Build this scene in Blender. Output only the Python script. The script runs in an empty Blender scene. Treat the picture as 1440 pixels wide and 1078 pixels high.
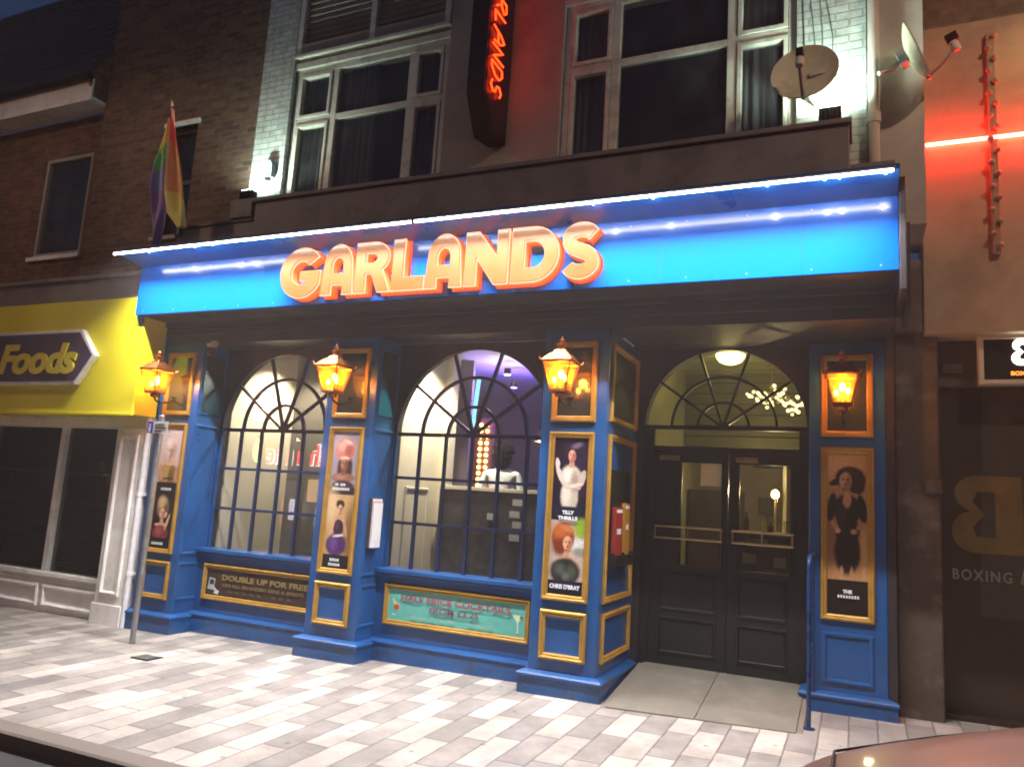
import bpy, bmesh, math, random
from mathutils import Matrix, Vector
random.seed(7)
R = math.radians
S = bpy.context.scene
COL = S.collection

# ------------------------------------------------------------------ camera
cam = bpy.data.cameras.new("camera"); cam_ob = bpy.data.objects.new("camera", cam); COL.objects.link(cam_ob)
YAW, PITCH, ROLL = 0.4301, 0.1514, 0.0633
_f = Vector((-math.sin(YAW)*math.cos(PITCH), math.cos(YAW)*math.cos(PITCH), math.sin(PITCH)))
_r = Vector((math.cos(YAW), math.sin(YAW), 0)); _u = _r.cross(_f)
_rr = _r*math.cos(ROLL) + _u*math.sin(ROLL); _uu = -_r*math.sin(ROLL) + _u*math.cos(ROLL)
_m = Matrix((_rr, _uu, -_f)).transposed().to_4x4(); _m.translation = (2.3333, -6.4562, 1.62)
cam_ob.matrix_world = _m
cam.sensor_width = 36; cam.sensor_fit = 'HORIZONTAL'; cam.lens = 1075*36/1440
cam.clip_start = 0.05; cam.clip_end = 500
S.camera = cam_ob
# ------------------------------------------------------------------ world (night sky)
W = bpy.data.worlds.new("World"); S.world = W; W.use_nodes = True
wn = W.node_tree; bg = wn.nodes['Background']
sky = wn.nodes.new('ShaderNodeTexSky'); sky.sky_type = 'NISHITA'; sky.sun_disc = False
sky.sun_elevation = R(-3.0); sky.sun_rotation = R(150)
# dusk sky plus the dull blue of a clear night over a town
sc_n = wn.nodes.new('ShaderNodeVectorMath'); sc_n.operation = 'SCALE'; sc_n.inputs['Scale'].default_value = .12
ad_n = wn.nodes.new('ShaderNodeVectorMath'); ad_n.operation = 'ADD'; ad_n.inputs[1].default_value = (.004, .017, .05)
wn.links.new(sky.outputs[0], sc_n.inputs[0]); wn.links.new(sc_n.outputs[0], ad_n.inputs[0]); wn.links.new(ad_n.outputs[0], bg.inputs[0]); bg.inputs[1].default_value = 1.0
S.view_settings.view_transform = 'Standard'; S.view_settings.look = 'None'
S.view_settings.exposure = 0.35; S.view_settings.gamma = 1.0
S.cycles.use_denoising = True
S.cycles.sample_clamp_indirect = 6.0
S.cycles.max_bounces = 8; S.cycles.transparent_max_bounces = 16
S.cycles.caustics_reflective = False; S.cycles.caustics_refractive = False
S.cycles.filter_width = 1.9

# light levels (each belongs to a lamp built below)
P_STRIP = 200.0; E_STRIP = 8.0
P_LANTERN = 22.0; P_STREET = 600.0
P_FLOOD_W = 80.0; P_FLOOD_E = 100.0
P_DOWN = 210.0; P_DOME = 13.0

# ------------------------------------------------------------------ materials
def lin(h):
    h = h.lstrip('#'); c = [int(h[i:i+2], 16)/255 for i in (0, 2, 4)]
    return tuple(x/12.92 if x <= .04045 else ((x+.055)/1.055)**2.4 for x in c)
_mats = {}
def N(nt, t, **k):
    n = nt.nodes.new(t)
    for a, b in k.items(): setattr(n, a, b)
    return n
def mat(name, col, rough=.5, metal=0.0, var=.12, scale=6.0, bump=0.0, bscale=40.0, spec=.5, emit=None, es=0.0, coat=0.0, rvar=.12, tint=None, tscale=2.0, tamt=0.0):
    """principled paint with uneven colour, uneven gloss and fine relief"""
    if name in _mats: return _mats[name]
    m = bpy.data.materials.new(name); m.use_nodes = True; nt = m.node_tree
    b = nt.nodes['Principled BSDF']; L = nt.links.new
    b.inputs['Metallic'].default_value = metal
    b.inputs['Specular IOR Level'].default_value = spec
    b.inputs['Coat Weight'].default_value = coat; b.inputs['Coat Roughness'].default_value = .08
    tc = N(nt, 'ShaderNodeTexCoord')
    no = N(nt, 'ShaderNodeTexNoise'); no.inputs['Scale'].default_value = scale; no.inputs['Detail'].default_value = 5; no.inputs['Roughness'].default_value = .6
    L(tc.outputs['Object'], no.inputs['Vector'])
    mr = N(nt, 'ShaderNodeMapRange'); mr.inputs[1].default_value = .25; mr.inputs[2].default_value = .75
    mr.inputs[3].default_value = 1-var; mr.inputs[4].default_value = 1+var
    L(no.outputs[0], mr.inputs[0])
    mx = N(nt, 'ShaderNodeVectorMath', operation='SCALE'); mx.inputs[0].default_value = col[:3]
    L(mr.outputs[0], mx.inputs['Scale'])
    out = mx.outputs[0]
    if tint:
        n2 = N(nt, 'ShaderNodeTexNoise'); n2.inputs['Scale'].default_value = tscale; n2.inputs['Detail'].default_value = 6; n2.inputs['Roughness'].default_value = .65
        L(tc.outputs['Object'], n2.inputs['Vector'])
        r2 = N(nt, 'ShaderNodeMapRange'); r2.inputs[1].default_value = .5; r2.inputs[2].default_value = .68; r2.inputs[3].default_value = 0; r2.inputs[4].default_value = tamt
        L(n2.outputs[0], r2.inputs[0])
        mm = N(nt, 'ShaderNodeMix', data_type='RGBA'); L(r2.outputs[0], mm.inputs['Factor']); L(out, mm.inputs['A']); mm.inputs['B'].default_value = (*tint[:3], 1)
        out = mm.outputs['Result']
    L(out, b.inputs['Base Color'])
    rr = N(nt, 'ShaderNodeMapRange'); rr.inputs[1].default_value = .3; rr.inputs[2].default_value = .7
    rr.inputs[3].default_value = max(.02, rough-rvar*rough); rr.inputs[4].default_value = min(1, rough+rvar)
    L(no.outputs[0], rr.inputs[0]); L(rr.outputs[0], b.inputs['Roughness'])
    if bump:
        n3 = N(nt, 'ShaderNodeTexNoise'); n3.inputs['Scale'].default_value = bscale; n3.inputs['Detail'].default_value = 4
        L(tc.outputs['Object'], n3.inputs['Vector'])
        bp = N(nt, 'ShaderNodeBump'); bp.inputs['Strength'].default_value = bump; bp.inputs['Distance'].default_value = .01
        L(n3.outputs[0], bp.inputs['Height']); L(bp.outputs[0], b.inputs['Normal'])
    if emit:
        b.inputs['Emission Color'].default_value = (*emit[:3], 1); b.inputs['Emission Strength'].default_value = es
    _mats[name] = m; return m
def emi(name, col, s):
    if name in _mats: return _mats[name]
    m = bpy.data.materials.new(name); m.use_nodes = True; nt = m.node_tree; nt.nodes.clear()
    e = N(nt, 'ShaderNodeEmission'); e.inputs[0].default_value = (*col[:3], 1); e.inputs[1].default_value = s
    o = N(nt, 'ShaderNodeOutputMaterial'); nt.links.new(e.outputs[0], o.inputs[0]); _mats[name] = m; return m
def glass(name, tint=(.93, .95, .94), rough=.015, refl=1.0, dirt=.03):
    """thin pane: tinted see-through with a fresnel mirror and a breath of grime"""
    if name in _mats: return _mats[name]
    m = bpy.data.materials.new(name); m.use_nodes = True; nt = m.node_tree; nt.nodes.clear(); L = nt.links.new
    t = N(nt, 'ShaderNodeBsdfTransparent'); t.inputs[0].default_value = (*tint, 1)
    d = N(nt, 'ShaderNodeBsdfDiffuse'); d.inputs[0].default_value = (.6, .6, .6, 1)
    g = N(nt, 'ShaderNodeBsdfGlossy'); g.inputs['Roughness'].default_value = rough
    tc = N(nt, 'ShaderNodeTexCoord'); no = N(nt, 'ShaderNodeTexNoise'); no.inputs['Scale'].default_value = 3.5; no.inputs['Detail'].default_value = 6
    L(tc.outputs['Object'], no.inputs['Vector'])
    mr = N(nt, 'ShaderNodeMapRange'); mr.inputs[1].default_value = .4; mr.inputs[2].default_value = .75; mr.inputs[3].default_value = dirt*.5; mr.inputs[4].default_value = dirt*1.6
    L(no.outputs[0], mr.inputs[0])
    m1 = N(nt, 'ShaderNodeMixShader'); L(mr.outputs[0], m1.inputs[0]); L(t.outputs[0], m1.inputs[1]); L(d.outputs[0], m1.inputs[2])
    lw = N(nt, 'ShaderNodeLayerWeight'); lw.inputs[0].default_value = .5
    pw = N(nt, 'ShaderNodeMath', operation='POWER'); pw.inputs[1].default_value = 5; L(lw.outputs['Facing'], pw.inputs[0])
    mu = N(nt, 'ShaderNodeMath', operation='MULTIPLY_ADD'); mu.inputs[1].default_value = .95*refl; mu.inputs[2].default_value = .045*refl; mu.use_clamp = True; L(pw.outputs[0], mu.inputs[0])
    m2 = N(nt, 'ShaderNodeMixShader'); L(mu.outputs[0], m2.inputs[0]); L(m1.outputs[0], m2.inputs[1]); L(g.outputs[0], m2.inputs[2])
    o = N(nt, 'ShaderNodeOutputMaterial'); L(m2.outputs[0], o.inputs[0]); _mats[name] = m; return m
def brick(name, c1, c2, mortar, bw=.225, bh=.075, msize=.008, bump=.5, rough=.8, paint=False):
    if name in _mats: return _mats[name]
    m = bpy.data.materials.new(name); m.use_nodes = True; nt = m.node_tree; L = nt.links.new; b = nt.nodes['Principled BSDF']
    tc = N(nt, 'ShaderNodeTexCoord'); sp = N(nt, 'ShaderNodeSeparateXYZ'); cb = N(nt, 'ShaderNodeCombineXYZ')
    L(tc.outputs['Object'], sp.inputs[0])
    ad = N(nt, 'ShaderNodeMath', operation='ADD'); L(sp.outputs[0], ad.inputs[0]); L(sp.outputs[1], ad.inputs[1])
    L(ad.outputs[0], cb.inputs[0]); L(sp.outputs[2], cb.inputs[1])
    nz = N(nt, 'ShaderNodeTexNoise'); nz.inputs['Scale'].default_value = 5; L(tc.outputs['Object'], nz.inputs['Vector'])
    wob = N(nt, 'ShaderNodeVectorMath', operation='SCALE'); wob.inputs['Scale'].default_value = .012; L(nz.outputs['Color'], wob.inputs[0])
    av = N(nt, 'ShaderNodeVectorMath', operation='ADD'); L(cb.outputs[0], av.inputs[0]); L(wob.outputs[0], av.inputs[1])
    br = N(nt, 'ShaderNodeTexBrick'); br.offset = .5
    br.inputs['Scale'].default_value = 1; br.inputs['Brick Width'].default_value = bw; br.inputs['Row Height'].default_value = bh
    br.inputs['Mortar Size'].default_value = msize; br.inputs['Mortar Smooth'].default_value = .3
    br.inputs['Color1'].default_value = (*c1, 1); br.inputs['Color2'].default_value = (*c2, 1); br.inputs['Mortar'].default_value = (*mortar, 1)
    L(av.outputs[0], br.inputs['Vector'])
    n2 = N(nt, 'ShaderNodeTexNoise'); n2.inputs['Scale'].default_value = 9; n2.inputs['Detail'].default_value = 6; L(tc.outputs['Object'], n2.inputs['Vector'])
    mr = N(nt, 'ShaderNodeMapRange'); mr.inputs[1].default_value = .25; mr.inputs[2].default_value = .75; mr.inputs[3].default_value = .65; mr.inputs[4].default_value = 1.3
    L(n2.outputs[0], mr.inputs[0])
    sc = N(nt, 'ShaderNodeVectorMath', operation='SCALE'); L(br.outputs['Color'], sc.inputs[0]); L(mr.outputs[0], sc.inputs['Scale']); L(sc.outputs[0], b.inputs['Base Color'])
    b.inputs['Roughness'].default_value = rough
    inv = N(nt, 'ShaderNodeMath', operation='MULTIPLY_ADD'); inv.inputs[1].default_value = -1.0; inv.inputs[2].default_value = 1.0; L(br.outputs['Fac'], inv.inputs[0])
    n3 = N(nt, 'ShaderNodeTexNoise'); n3.inputs['Scale'].default_value = 45; n3.inputs['Detail'].default_value = 4; L(tc.outputs['Object'], n3.inputs['Vector'])
    hm = N(nt, 'ShaderNodeMath', operation='MULTIPLY_ADD'); hm.inputs[1].default_value = .45; L(n3.outputs[0], hm.inputs[0]); L(inv.outputs[0], hm.inputs[2])
    bp = N(nt, 'ShaderNodeBump'); bp.inputs['Strength'].default_value = bump; bp.inputs['Distance'].default_value = .012
    L(hm.outputs[0], bp.inputs['Height']); L(bp.outputs[0], b.inputs['Normal'])
    _mats[name] = m; return m
def paver_mat():
    m = bpy.data.materials.new('block_paving'); m.use_nodes = True; nt = m.node_tree; L = nt.links.new; b = nt.nodes['Principled BSDF']
    def M(op, a, c=None, d=None):
        n = N(nt, 'ShaderNodeMath', operation=op)
        for i, x in enumerate((a, c, d)):
            if x is None: continue
            if isinstance(x, (int, float)): n.inputs[i].default_value = x
            else: L(x, n.inputs[i])
        return n.outputs[0]
    tc = N(nt, 'ShaderNodeTexCoord'); sp = N(nt, 'ShaderNodeSeparateXYZ'); L(tc.outputs['Object'], sp.inputs[0])
    nz = N(nt, 'ShaderNodeTexNoise'); nz.inputs['Scale'].default_value = 7; L(tc.outputs['Object'], nz.inputs['Vector'])
    jit = M('MULTIPLY_ADD', nz.outputs[0], .016, -.008)
    X = M('ADD', sp.outputs[0], jit); Y = M('ADD', sp.outputs[1], jit)
    cx = M('DIVIDE', X, .205); col = M('FLOOR', cx); fx = M('SUBTRACT', cx, col)
    wn1 = N(nt, 'ShaderNodeTexWhiteNoise', noise_dimensions='1D'); L(col, wn1.inputs['W'])
    off = M('ADD', M('MULTIPLY', col, -.26), M('MULTIPLY', wn1.outputs[0], .10))
    ry = M('ADD', M('DIVIDE', Y, .62), off); row = M('FLOOR', ry); fy = M('SUBTRACT', ry, row)
    par = M('ABSOLUTE', M('MODULO', M('ADD', row, col), 2.0))
    idv = N(nt, 'ShaderNodeCombineXYZ'); L(col, idv.inputs[0]); L(row, idv.inputs[1])
    w2 = N(nt, 'ShaderNodeTexWhiteNoise', noise_dimensions='2D'); L(idv.outputs[0], w2.inputs['Vector'])
    flip = M('GREATER_THAN', w2.outputs[0], .90)
    tone = M('ABSOLUTE', M('SUBTRACT', par, flip))
    shade = M('MULTIPLY_ADD', w2.outputs[0], .30, .85)
    cr = N(nt, 'ShaderNodeMix', data_type='RGBA'); L(tone, cr.inputs['Factor'])
    cr.inputs['A'].default_value = (.30, .273, .257, 1); cr.inputs['B'].default_value = (.46, .415, .38, 1)
    n4 = N(nt, 'ShaderNodeTexNoise'); n4.inputs['Scale'].default_value = 3.0; n4.inputs['Detail'].default_value = 8; n4.inputs['Roughness'].default_value = .7; L(tc.outputs['Object'], n4.inputs['Vector'])
    st = N(nt, 'ShaderNodeMapRange'); st.inputs[1].default_value = .3; st.inputs[2].default_value = .7; st.inputs[3].default_value = .72; st.inputs[4].default_value = 1.12; L(n4.outputs[0], st.inputs[0])
    n5 = N(nt, 'ShaderNodeTexNoise'); n5.inputs['Scale'].default_value = 140; n5.inputs['Detail'].default_value = 2; L(tc.outputs['Object'], n5.inputs['Vector'])
    gr = M('MULTIPLY_ADD', n5.outputs[0], .5, .75)
    # joints
    ex = M('MINIMUM', fx, M('SUBTRACT', 1.0, fx)); ey = M('MINIMUM', fy, M('SUBTRACT', 1.0, fy))
    jx = M('LESS_THAN', M('ADD', ex, M('MULTIPLY', n4.outputs[0], -.03)), .016); jy = M('LESS_THAN', M('ADD', ey, M('MULTIPLY', n4.outputs[0], -.012)), .006); j = M('MAXIMUM', jx, jy)
    k = M('MULTIPLY', M('MULTIPLY', shade, st.outputs[0]), gr)
    k = M('MULTIPLY', k, M('MULTIPLY_ADD', j, -.52, 1.0))
    n6 = N(nt, 'ShaderNodeTexNoise'); n6.inputs['Scale'].default_value = .9; n6.inputs['Detail'].default_value = 7; n6.inputs['Roughness'].default_value = .72; L(tc.outputs['Object'], n6.inputs['Vector'])
    s6 = N(nt, 'ShaderNodeMapRange'); s6.inputs[1].default_value = .42; s6.inputs[2].default_value = .66; s6.inputs[3].default_value = .66; s6.inputs[4].default_value = 1.06; L(n6.outputs[0], s6.inputs[0]); k = M('MULTIPLY', k, s6.outputs[0])
    vo = N(nt, 'ShaderNodeTexVoronoi'); vo.inputs['Scale'].default_value = 3.2; L(tc.outputs['Object'], vo.inputs['Vector'])
    gum = M('LESS_THAN', M('ADD', vo.outputs['Distance'], M('MULTIPLY', n5.outputs[0], .04)), .085); k = M('MULTIPLY', k, M('MULTIPLY_ADD', gum, -.42, 1.0))
    sc = N(nt, 'ShaderNodeVectorMath', operation='SCALE'); L(cr.outputs['Result'], sc.inputs[0]); L(k, sc.inputs['Scale']); L(sc.outputs[0], b.inputs['Base Color'])
    L(M('MULTIPLY_ADD', n4.outputs[0], .35, .38), b.inputs['Roughness'])
    h = M('ADD', M('MULTIPLY', n5.outputs[0], .25), M('MULTIPLY', j, -1.0)); h = M('ADD', h, M('MULTIPLY', w2.outputs[0], .35))
    bp = N(nt, 'ShaderNodeBump'); bp.inputs['Strength'].default_value = .55; bp.inputs['Distance'].default_value = .006
    L(h, bp.inputs['Height']); L(bp.outputs[0], b.inputs['Normal'])
    return m

BLUE = mat('shopfront_blue', (.011, .078, .26), .30, var=.14, scale=2.5, bump=.12, bscale=22, coat=.25, tint=(.02, .05, .12), tscale=9, tamt=.5)
BLUEP = mat('plinth_blue', (.011, .075, .25), .34, var=.2, scale=3, bump=.2, bscale=30, coat=.2, tint=(.035, .04, .05), tscale=6, tamt=.75)
BLUEF = mat('fascia_blue', (.0006, .108, .57), .17, var=.04, scale=1.2, coat=.2, rvar=.02)
NAVY_SHADE = mat('navy_and_shaded_blue', (.027, .021, .026), .42, var=.3, scale=3, bump=.15, bscale=14)  # dark trim colour; on the arch walls it stands for blue in shadow
BLACKP = mat('black_door_paint', (.008, .009, .010), .38, var=.3, scale=3, bump=.1)
GOLD = mat('gilt', (.43, .245, .04), .36, .25, var=.2, scale=18, bump=.2, bscale=60, tint=(.22, .11, .02), tscale=9, tamt=.5)
MIRR = mat('dark_mirror_glass', (.10, .125, .12), .07, .75, var=.1, scale=2)
COPPER = mat('copper', (.55, .20, .07), .36, 1.0, var=.2, scale=20, bump=.15, bscale=50)
IRON = mat('black_iron', (.012, .012, .013), .45, .4)
CREAM = mat('cream_plaster', (.66, .60, .46), .7, var=.07, scale=2.5, bump=.1)
WOODD = mat('dark_wood', (.035, .02, .012), .4, var=.3, scale=5)
STONE = mat('slab_stone', (.15, .135, .11), .75, var=.2, scale=4, bump=.5, bscale=60, tint=(.21, .19, .16), tscale=6, tamt=.5)
LEAD = mat('lead_band', (.20, .17, .168), .6, var=.22, scale=2.2, bump=.25, bscale=12, tint=(.07, .06, .06), tscale=3, tamt=.5)
RENDER = mat('aged_render', (.46, .41, .36), .8, var=.16, scale=1.7, bump=.35, bscale=30, tint=(.26, .225, .19), tscale=1.3, tamt=.6)
PANELB = mat('beige_panel', (.41, .315, .20), .6, var=.1, scale=1.2, bump=.12, bscale=8, tint=(.16, .11, .06), tscale=1.1, tamt=.5)
UPVC = mat('window_frame_paint', (.74, .72, .62), .4, var=.1, scale=4, tint=(.3, .29, .25), tscale=7, tamt=.5)
CLAD = mat('louvre_cladding', (.30, .29, .25), .55, var=.12, scale=3)
DARKGL = glass('upper_glass', (.75, .78, .8), refl=1.2, dirt=.035)
BARB = mat('glazing_bar_shaded_blue', (.012, .024, .075), .4, var=.2, scale=4)  # blue darkened to put the fascia's shade into the bars
PANE = glass('shop_glass', (.96, .97, .97), refl=1.15)
DOORGL = glass('door_glass', (.86, .88, .80), refl=.9)
YELLOW = mat('yellow_panel', (.74, .64, .02), .45, var=.07, scale=1.4, coat=.1)
PURPLE = mat('dark_purple_sign', (.075, .05, .095), .5, var=.1)
WHITE = mat('white_paint', (.80, .78, .75), .5, var=.1, scale=4, bump=.1, tint=(.42, .4, .37), tscale=5, tamt=.4)
GREYP = mat('galvanised_pole', (.30, .30, .30), .42, .6, var=.2, scale=12)
WBRICK = brick('white_painted_brick', (.62, .66, .62), (.52, .57, .54), (.40, .44, .42), bump=.9, rough=.45)
BBRICK = brick('brown_brick', (.20, .115, .07), (.085, .047, .034), (.16, .135, .11), bump=.8)
RBRICK = brick('red_brick', (.17, .075, .048), (.08, .038, .028), (.12, .10, .085), bump=.6)
OBRICK = brick('buff_brick', (.26, .18, .11), (.20, .14, .085), (.2, .17, .13), bump=.6)
ASPH = mat('asphalt', (.036, .033, .031), .75, var=.3, scale=3, bump=.8, bscale=180, tint=(.07, .065, .06), tscale=1.4, tamt=.4)
KERB = mat('kerb_stone', (.17, .14, .118), .7, var=.2, scale=5, bump=.3, bscale=80)
WORN = mat('worn_dark_wall', (.085, .062, .045), .75, var=.35, scale=3, bump=.5, bscale=18, tint=(.22, .19, .16), tscale=2.6, tamt=.7)
HOARD = mat('dark_hoarding', (.045, .031, .020), .42, var=.25, scale=1.2, bump=.05)
SLATE = mat('slate_roof', (.03, .033, .038), .6, var=.3, scale=8, bump=.5, bscale=12)

# ------------------------------------------------------------------ mesh builder
def FRONT(y=0.0): return Matrix(((1, 0, 0, 0), (0, 0, -1, y), (0, 1, 0, 0), (0, 0, 0, 1)))   # u->X v->Z w->-Y
def SIDE(x=0.0): return Matrix(((0, 0, 1, x), (1, 0, 0, 0), (0, 1, 0, 0), (0, 0, 0, 1)))     # u->Y v->Z w->+X
def BACK(y=0.0): return Matrix(((-1, 0, 0, 0), (0, 0, 1, y), (0, 1, 0, 0), (0, 0, 0, 1)))    # read from behind
ID = Matrix.Identity(4)
def flat(mesh, M):
    pass
class MB:
    def __init__(s): s.v = []; s.f = []; s.m = []; s.mats = []; s.M = ID
    def mi(s, m):
        if m not in s.mats: s.mats.append(m)
        return s.mats.index(m)
    def add(s, vs, fs, m):
        k = s.mi(m); o = len(s.v)
        s.v += [s.M @ Vector(p) for p in vs]
        for f in fs: s.f.append([o+i for i in f]); s.m.append(k)
        return s
    def box(s, x0, x1, y0, y1, z0, z1, m):
        return s.add([(x0, y0, z0), (x1, y0, z0), (x1, y1, z0), (x0, y1, z0), (x0, y0, z1), (x1, y0, z1), (x1, y1, z1), (x0, y1, z1)],
                     [(0, 3, 2, 1), (4, 5, 6, 7), (0, 1, 5, 4), (1, 2, 6, 5), (2, 3, 7, 6), (3, 0, 4, 7)], m)
    def poly(s, pts, m): return s.add(pts, [tuple(range(len(pts)))], m)
    def prism(s, pts, w0, w1, m, m2=None):
        n = len(pts); vs = [(u, v, w0) for u, v in pts] + [(u, v, w1) for u, v in pts]
        s.add(vs, [tuple(reversed(range(n))), tuple(range(n, 2*n))], m)
        return s.add(vs, [(i, (i+1) % n, n+(i+1) % n, n+i) for i in range(n)], m2 or m)
    def frame(s, u0, u1, v0, v1, prof, m):
        loops = [[(u0+a, v0+a, h), (u1-a, v0+a, h), (u1-a, v1-a, h), (u0+a, v1-a, h)] for a, h in prof]
        vs = [p for l in loops for p in l]; fs = []
        for i in range(len(prof)-1):
            for k in range(4): fs.append((4*i+k, 4*i+(k+1) % 4, 4*i+4+(k+1) % 4, 4*i+4+k))
        return s.add(vs, fs, m)
    def tube(s, pts, r, m, n=8, closed=False):
        P = [Vector(p) for p in pts]; vs = []; fs = []; up = None; K = len(P)
        for i, p in enumerate(P):
            a = P[(i-1) % K] if (closed or i) else p; b = P[(i+1) % K] if (closed or i < K-1) else p
            t = (b-a).normalized()
            if up is None: up = Vector((0, 0, 1)) if abs(t.z) < .9 else Vector((1, 0, 0))
            x = t.cross(up).normalized(); y = x.cross(t).normalized(); up = y
            rr = r[i] if isinstance(r, (list, tuple)) else r
            for k in range(n):
                q = 2*math.pi*k/n; vs.append(p + x*math.cos(q)*rr + y*math.sin(q)*rr)
        for i in range(K if closed else K-1):
            for k in range(n):
                j = (i+1) % K; fs.append((i*n+k, i*n+(k+1) % n, j*n+(k+1) % n, j*n+k))
        if not closed: fs += [tuple(reversed(range(n))), tuple(range((K-1)*n, K*n))]
        return s.add(vs, fs, m)
    def lathe(s, prof, c, m, n=16):
        vs = []; fs = []
        for r, z in prof:
            for k in range(n):
                q = 2*math.pi*k/n; vs.append((c[0]+r*math.cos(q), c[1]+r*math.sin(q), c[2]+z))
        for i in range(len(prof)-1):
            for k in range(n): fs.append((i*n+k, i*n+(k+1) % n, (i+1)*n+(k+1) % n, (i+1)*n+k))
        fs += [tuple(reversed(range(n))), tuple(range((len(prof)-1)*n, len(prof)*n))]
        return s.add(vs, fs, m)
    def ball(s, c, r, m, n=12, sc=(1, 1, 1)):
        pr = [(r*math.sin(math.pi*i/8)+1e-4, -r*math.cos(math.pi*i/8)) for i in range(9)]
        vs = []; fs = []
        for rr, z in pr:
            for k in range(n):
                q = 2*math.pi*k/n; vs.append((c[0]+rr*math.cos(q)*sc[0], c[1]+rr*math.sin(q)*sc[1], c[2]+z*sc[2]))
        for i in range(8):
            for k in range(n): fs.append((i*n+k, i*n+(k+1) % n, (i+1)*n+(k+1) % n, (i+1)*n+k))
        return s.add(vs, fs, m)
    def text(s, t, size, u, v, m, w=0.0, depth=0.004, bold=0.0, shear=0.0, width=None, align='LEFT', space=1.0):
        c = bpy.data.curves.new('t', 'FONT'); c.body = t; c.size = size; c.offset = bold; c.shear = shear; c.extrude = depth/2
        c.align_x = align; c.space_character = space; c.resolution_u = 3
        o = bpy.data.objects.new('t', c); COL.objects.link(o)
        dg = bpy.context.evaluated_depsgraph_get(); me = bpy.data.meshes.new_from_object(o.evaluated_get(dg))
        xs = [q.co.x for q in me.vertices]; k = 1.0
        if width and xs: k = width/(max(xs)-min(xs))
        s.add([(u+q.co.x*k, v+q.co.y, w+depth/2+q.co.z) for q in me.vertices], [tuple(p.vertices) for p in me.polygons], m)
        bpy.data.objects.remove(o); bpy.data.curves.remove(c); bpy.data.meshes.remove(me)
        return s
    def curve(s, splines, m, w=0.0, depth=.05, offset=0.0):
        c = bpy.data.curves.new('c', 'CURVE'); c.dimensions = '2D'; c.fill_mode = 'BOTH'; c.extrude = depth/2; c.offset = offset
        for pts in splines:
            sp = c.splines.new('POLY'); sp.points.add(len(pts)-1); sp.use_cyclic_u = True
            for q, (a, b) in zip(sp.points, pts): q.co = (a, b, 0, 1)
        o = bpy.data.objects.new('c', c); COL.objects.link(o)
        dg = bpy.context.evaluated_depsgraph_get(); me = bpy.data.meshes.new_from_object(o.evaluated_get(dg))
        s.add([(q.co.x, q.co.y, w+depth/2+q.co.z) for q in me.vertices], [tuple(p.vertices) for p in me.polygons], m)
        bpy.data.objects.remove(o); bpy.data.curves.remove(c); bpy.data.meshes.remove(me)
        return s
    def build(s, name, parent=None, bevel=0.0, smooth=False, origin=None, recalc=True):
        me = bpy.data.meshes.new(name); o = bpy.data.objects.new(name, me); COL.objects.link(o)
        off = Vector(origin or (0, 0, 0)); p = parent; base = Vector((0, 0, 0))
        while p is not None: base += p.location; p = p.parent
        me.from_pydata([q-off-base for q in s.v], [], s.f)
        for m in s.mats: me.materials.append(m)
        for p_, k in zip(me.polygons, s.m): p_.material_index = k
        if recalc:
            bm = bmesh.new(); bm.from_mesh(me); bmesh.ops.remove_doubles(bm, verts=bm.verts, dist=1e-5)
            bmesh.ops.recalc_face_normals(bm, faces=bm.faces); bm.to_mesh(me); bm.free()
        me.update()
        if smooth:
            for p_ in me.polygons: p_.use_smooth = True
            me.set_sharp_from_angle(angle=R(38))
        if parent: o.parent = parent
        o.location = off
        if bevel:
            b = o.modifiers.new('bevel', 'BEVEL'); b.width = bevel; b.segments = 2; b.limit_method = 'ANGLE'; b.angle_limit = R(40); b.harden_normals = False
        return o
def tag(o, label, cat, group=None, kind=None):
    if label: o['label'] = label
    if cat: o['category'] = cat
    if group: o['group'] = group
    if kind: o['kind'] = kind
    return o
def thing(name, loc, label, cat, group=None):
    o = bpy.data.objects.new(name, None); COL.objects.link(o); o.location = loc; o.empty_display_size = .1
    return tag(o, label, cat, group)
def copy_tree(o, parent=None):
    c = o.copy(); COL.objects.link(c)
    if parent: c.parent = parent
    for ch in [x for x in bpy.data.objects if x.parent == o]: copy_tree(ch, c)
    return c
def lamp(name, kind, loc, energy, col, parent, **k):
    d = bpy.data.lights.new(name, kind); d.energy = energy; d.color = col
    for a, b in k.items():
        if a != 'rot': setattr(d, a, b)
    o = bpy.data.objects.new(name, d); COL.objects.link(o); base = Vector((0, 0, 0)); p = parent
    while p is not None: base += p.location; p = p.parent
    o.parent = parent; o.location = Vector(loc)-base
    if 'rot' in k: o.rotation_euler = k['rot']
    return o
def arc(cx, cy, rx, ry, a0, a1, n):
    return [(cx+rx*math.cos(R(a0+(a1-a0)*i/n)), cy+ry*math.sin(R(a0+(a1-a0)*i/n))) for i in range(n+1)]

GX, GY = .0126, .015
def gz(x, y): return GX*x + GY*y
# ------------------------------------------------------------------ ground
def sheet(name, x0, x1, y0, y1, dz, m):
    b = MB(); nx = 1
    b.poly([(x0, y0, gz(x0, y0)+dz), (x1, y0, gz(x1, y0)+dz), (x1, y1, gz(x1, y1)+dz), (x0, y1, gz(x0, y1)+dz)], m)
    return tag(b.build(name, origin=(0, 0, 0)), None, None, kind='structure')
PAVE = paver_mat()
sheet('pavement', -45, 45, -2.80, 9, 0, PAVE)
sheet('road', -60, 60, -10.2, -2.95, -.09, ASPH)
k = MB(); k.add([(x, y, gz(x, y)+z) for x in (-45, 45) for y, z in ((-2.96, -.3), (-2.96, -.004), (-2.94, .006), (-2.801, .006), (-2.801, -.3))],
    [(i, (i+1) % 5, 5+(i+1) % 5, 5+i) for i in range(5)], KERB)
tag(k.build('kerb'), None, None, kind='structure')
sheet('ground', -60, 60, -30, 30, -.9, ASPH)
b = MB()
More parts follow.
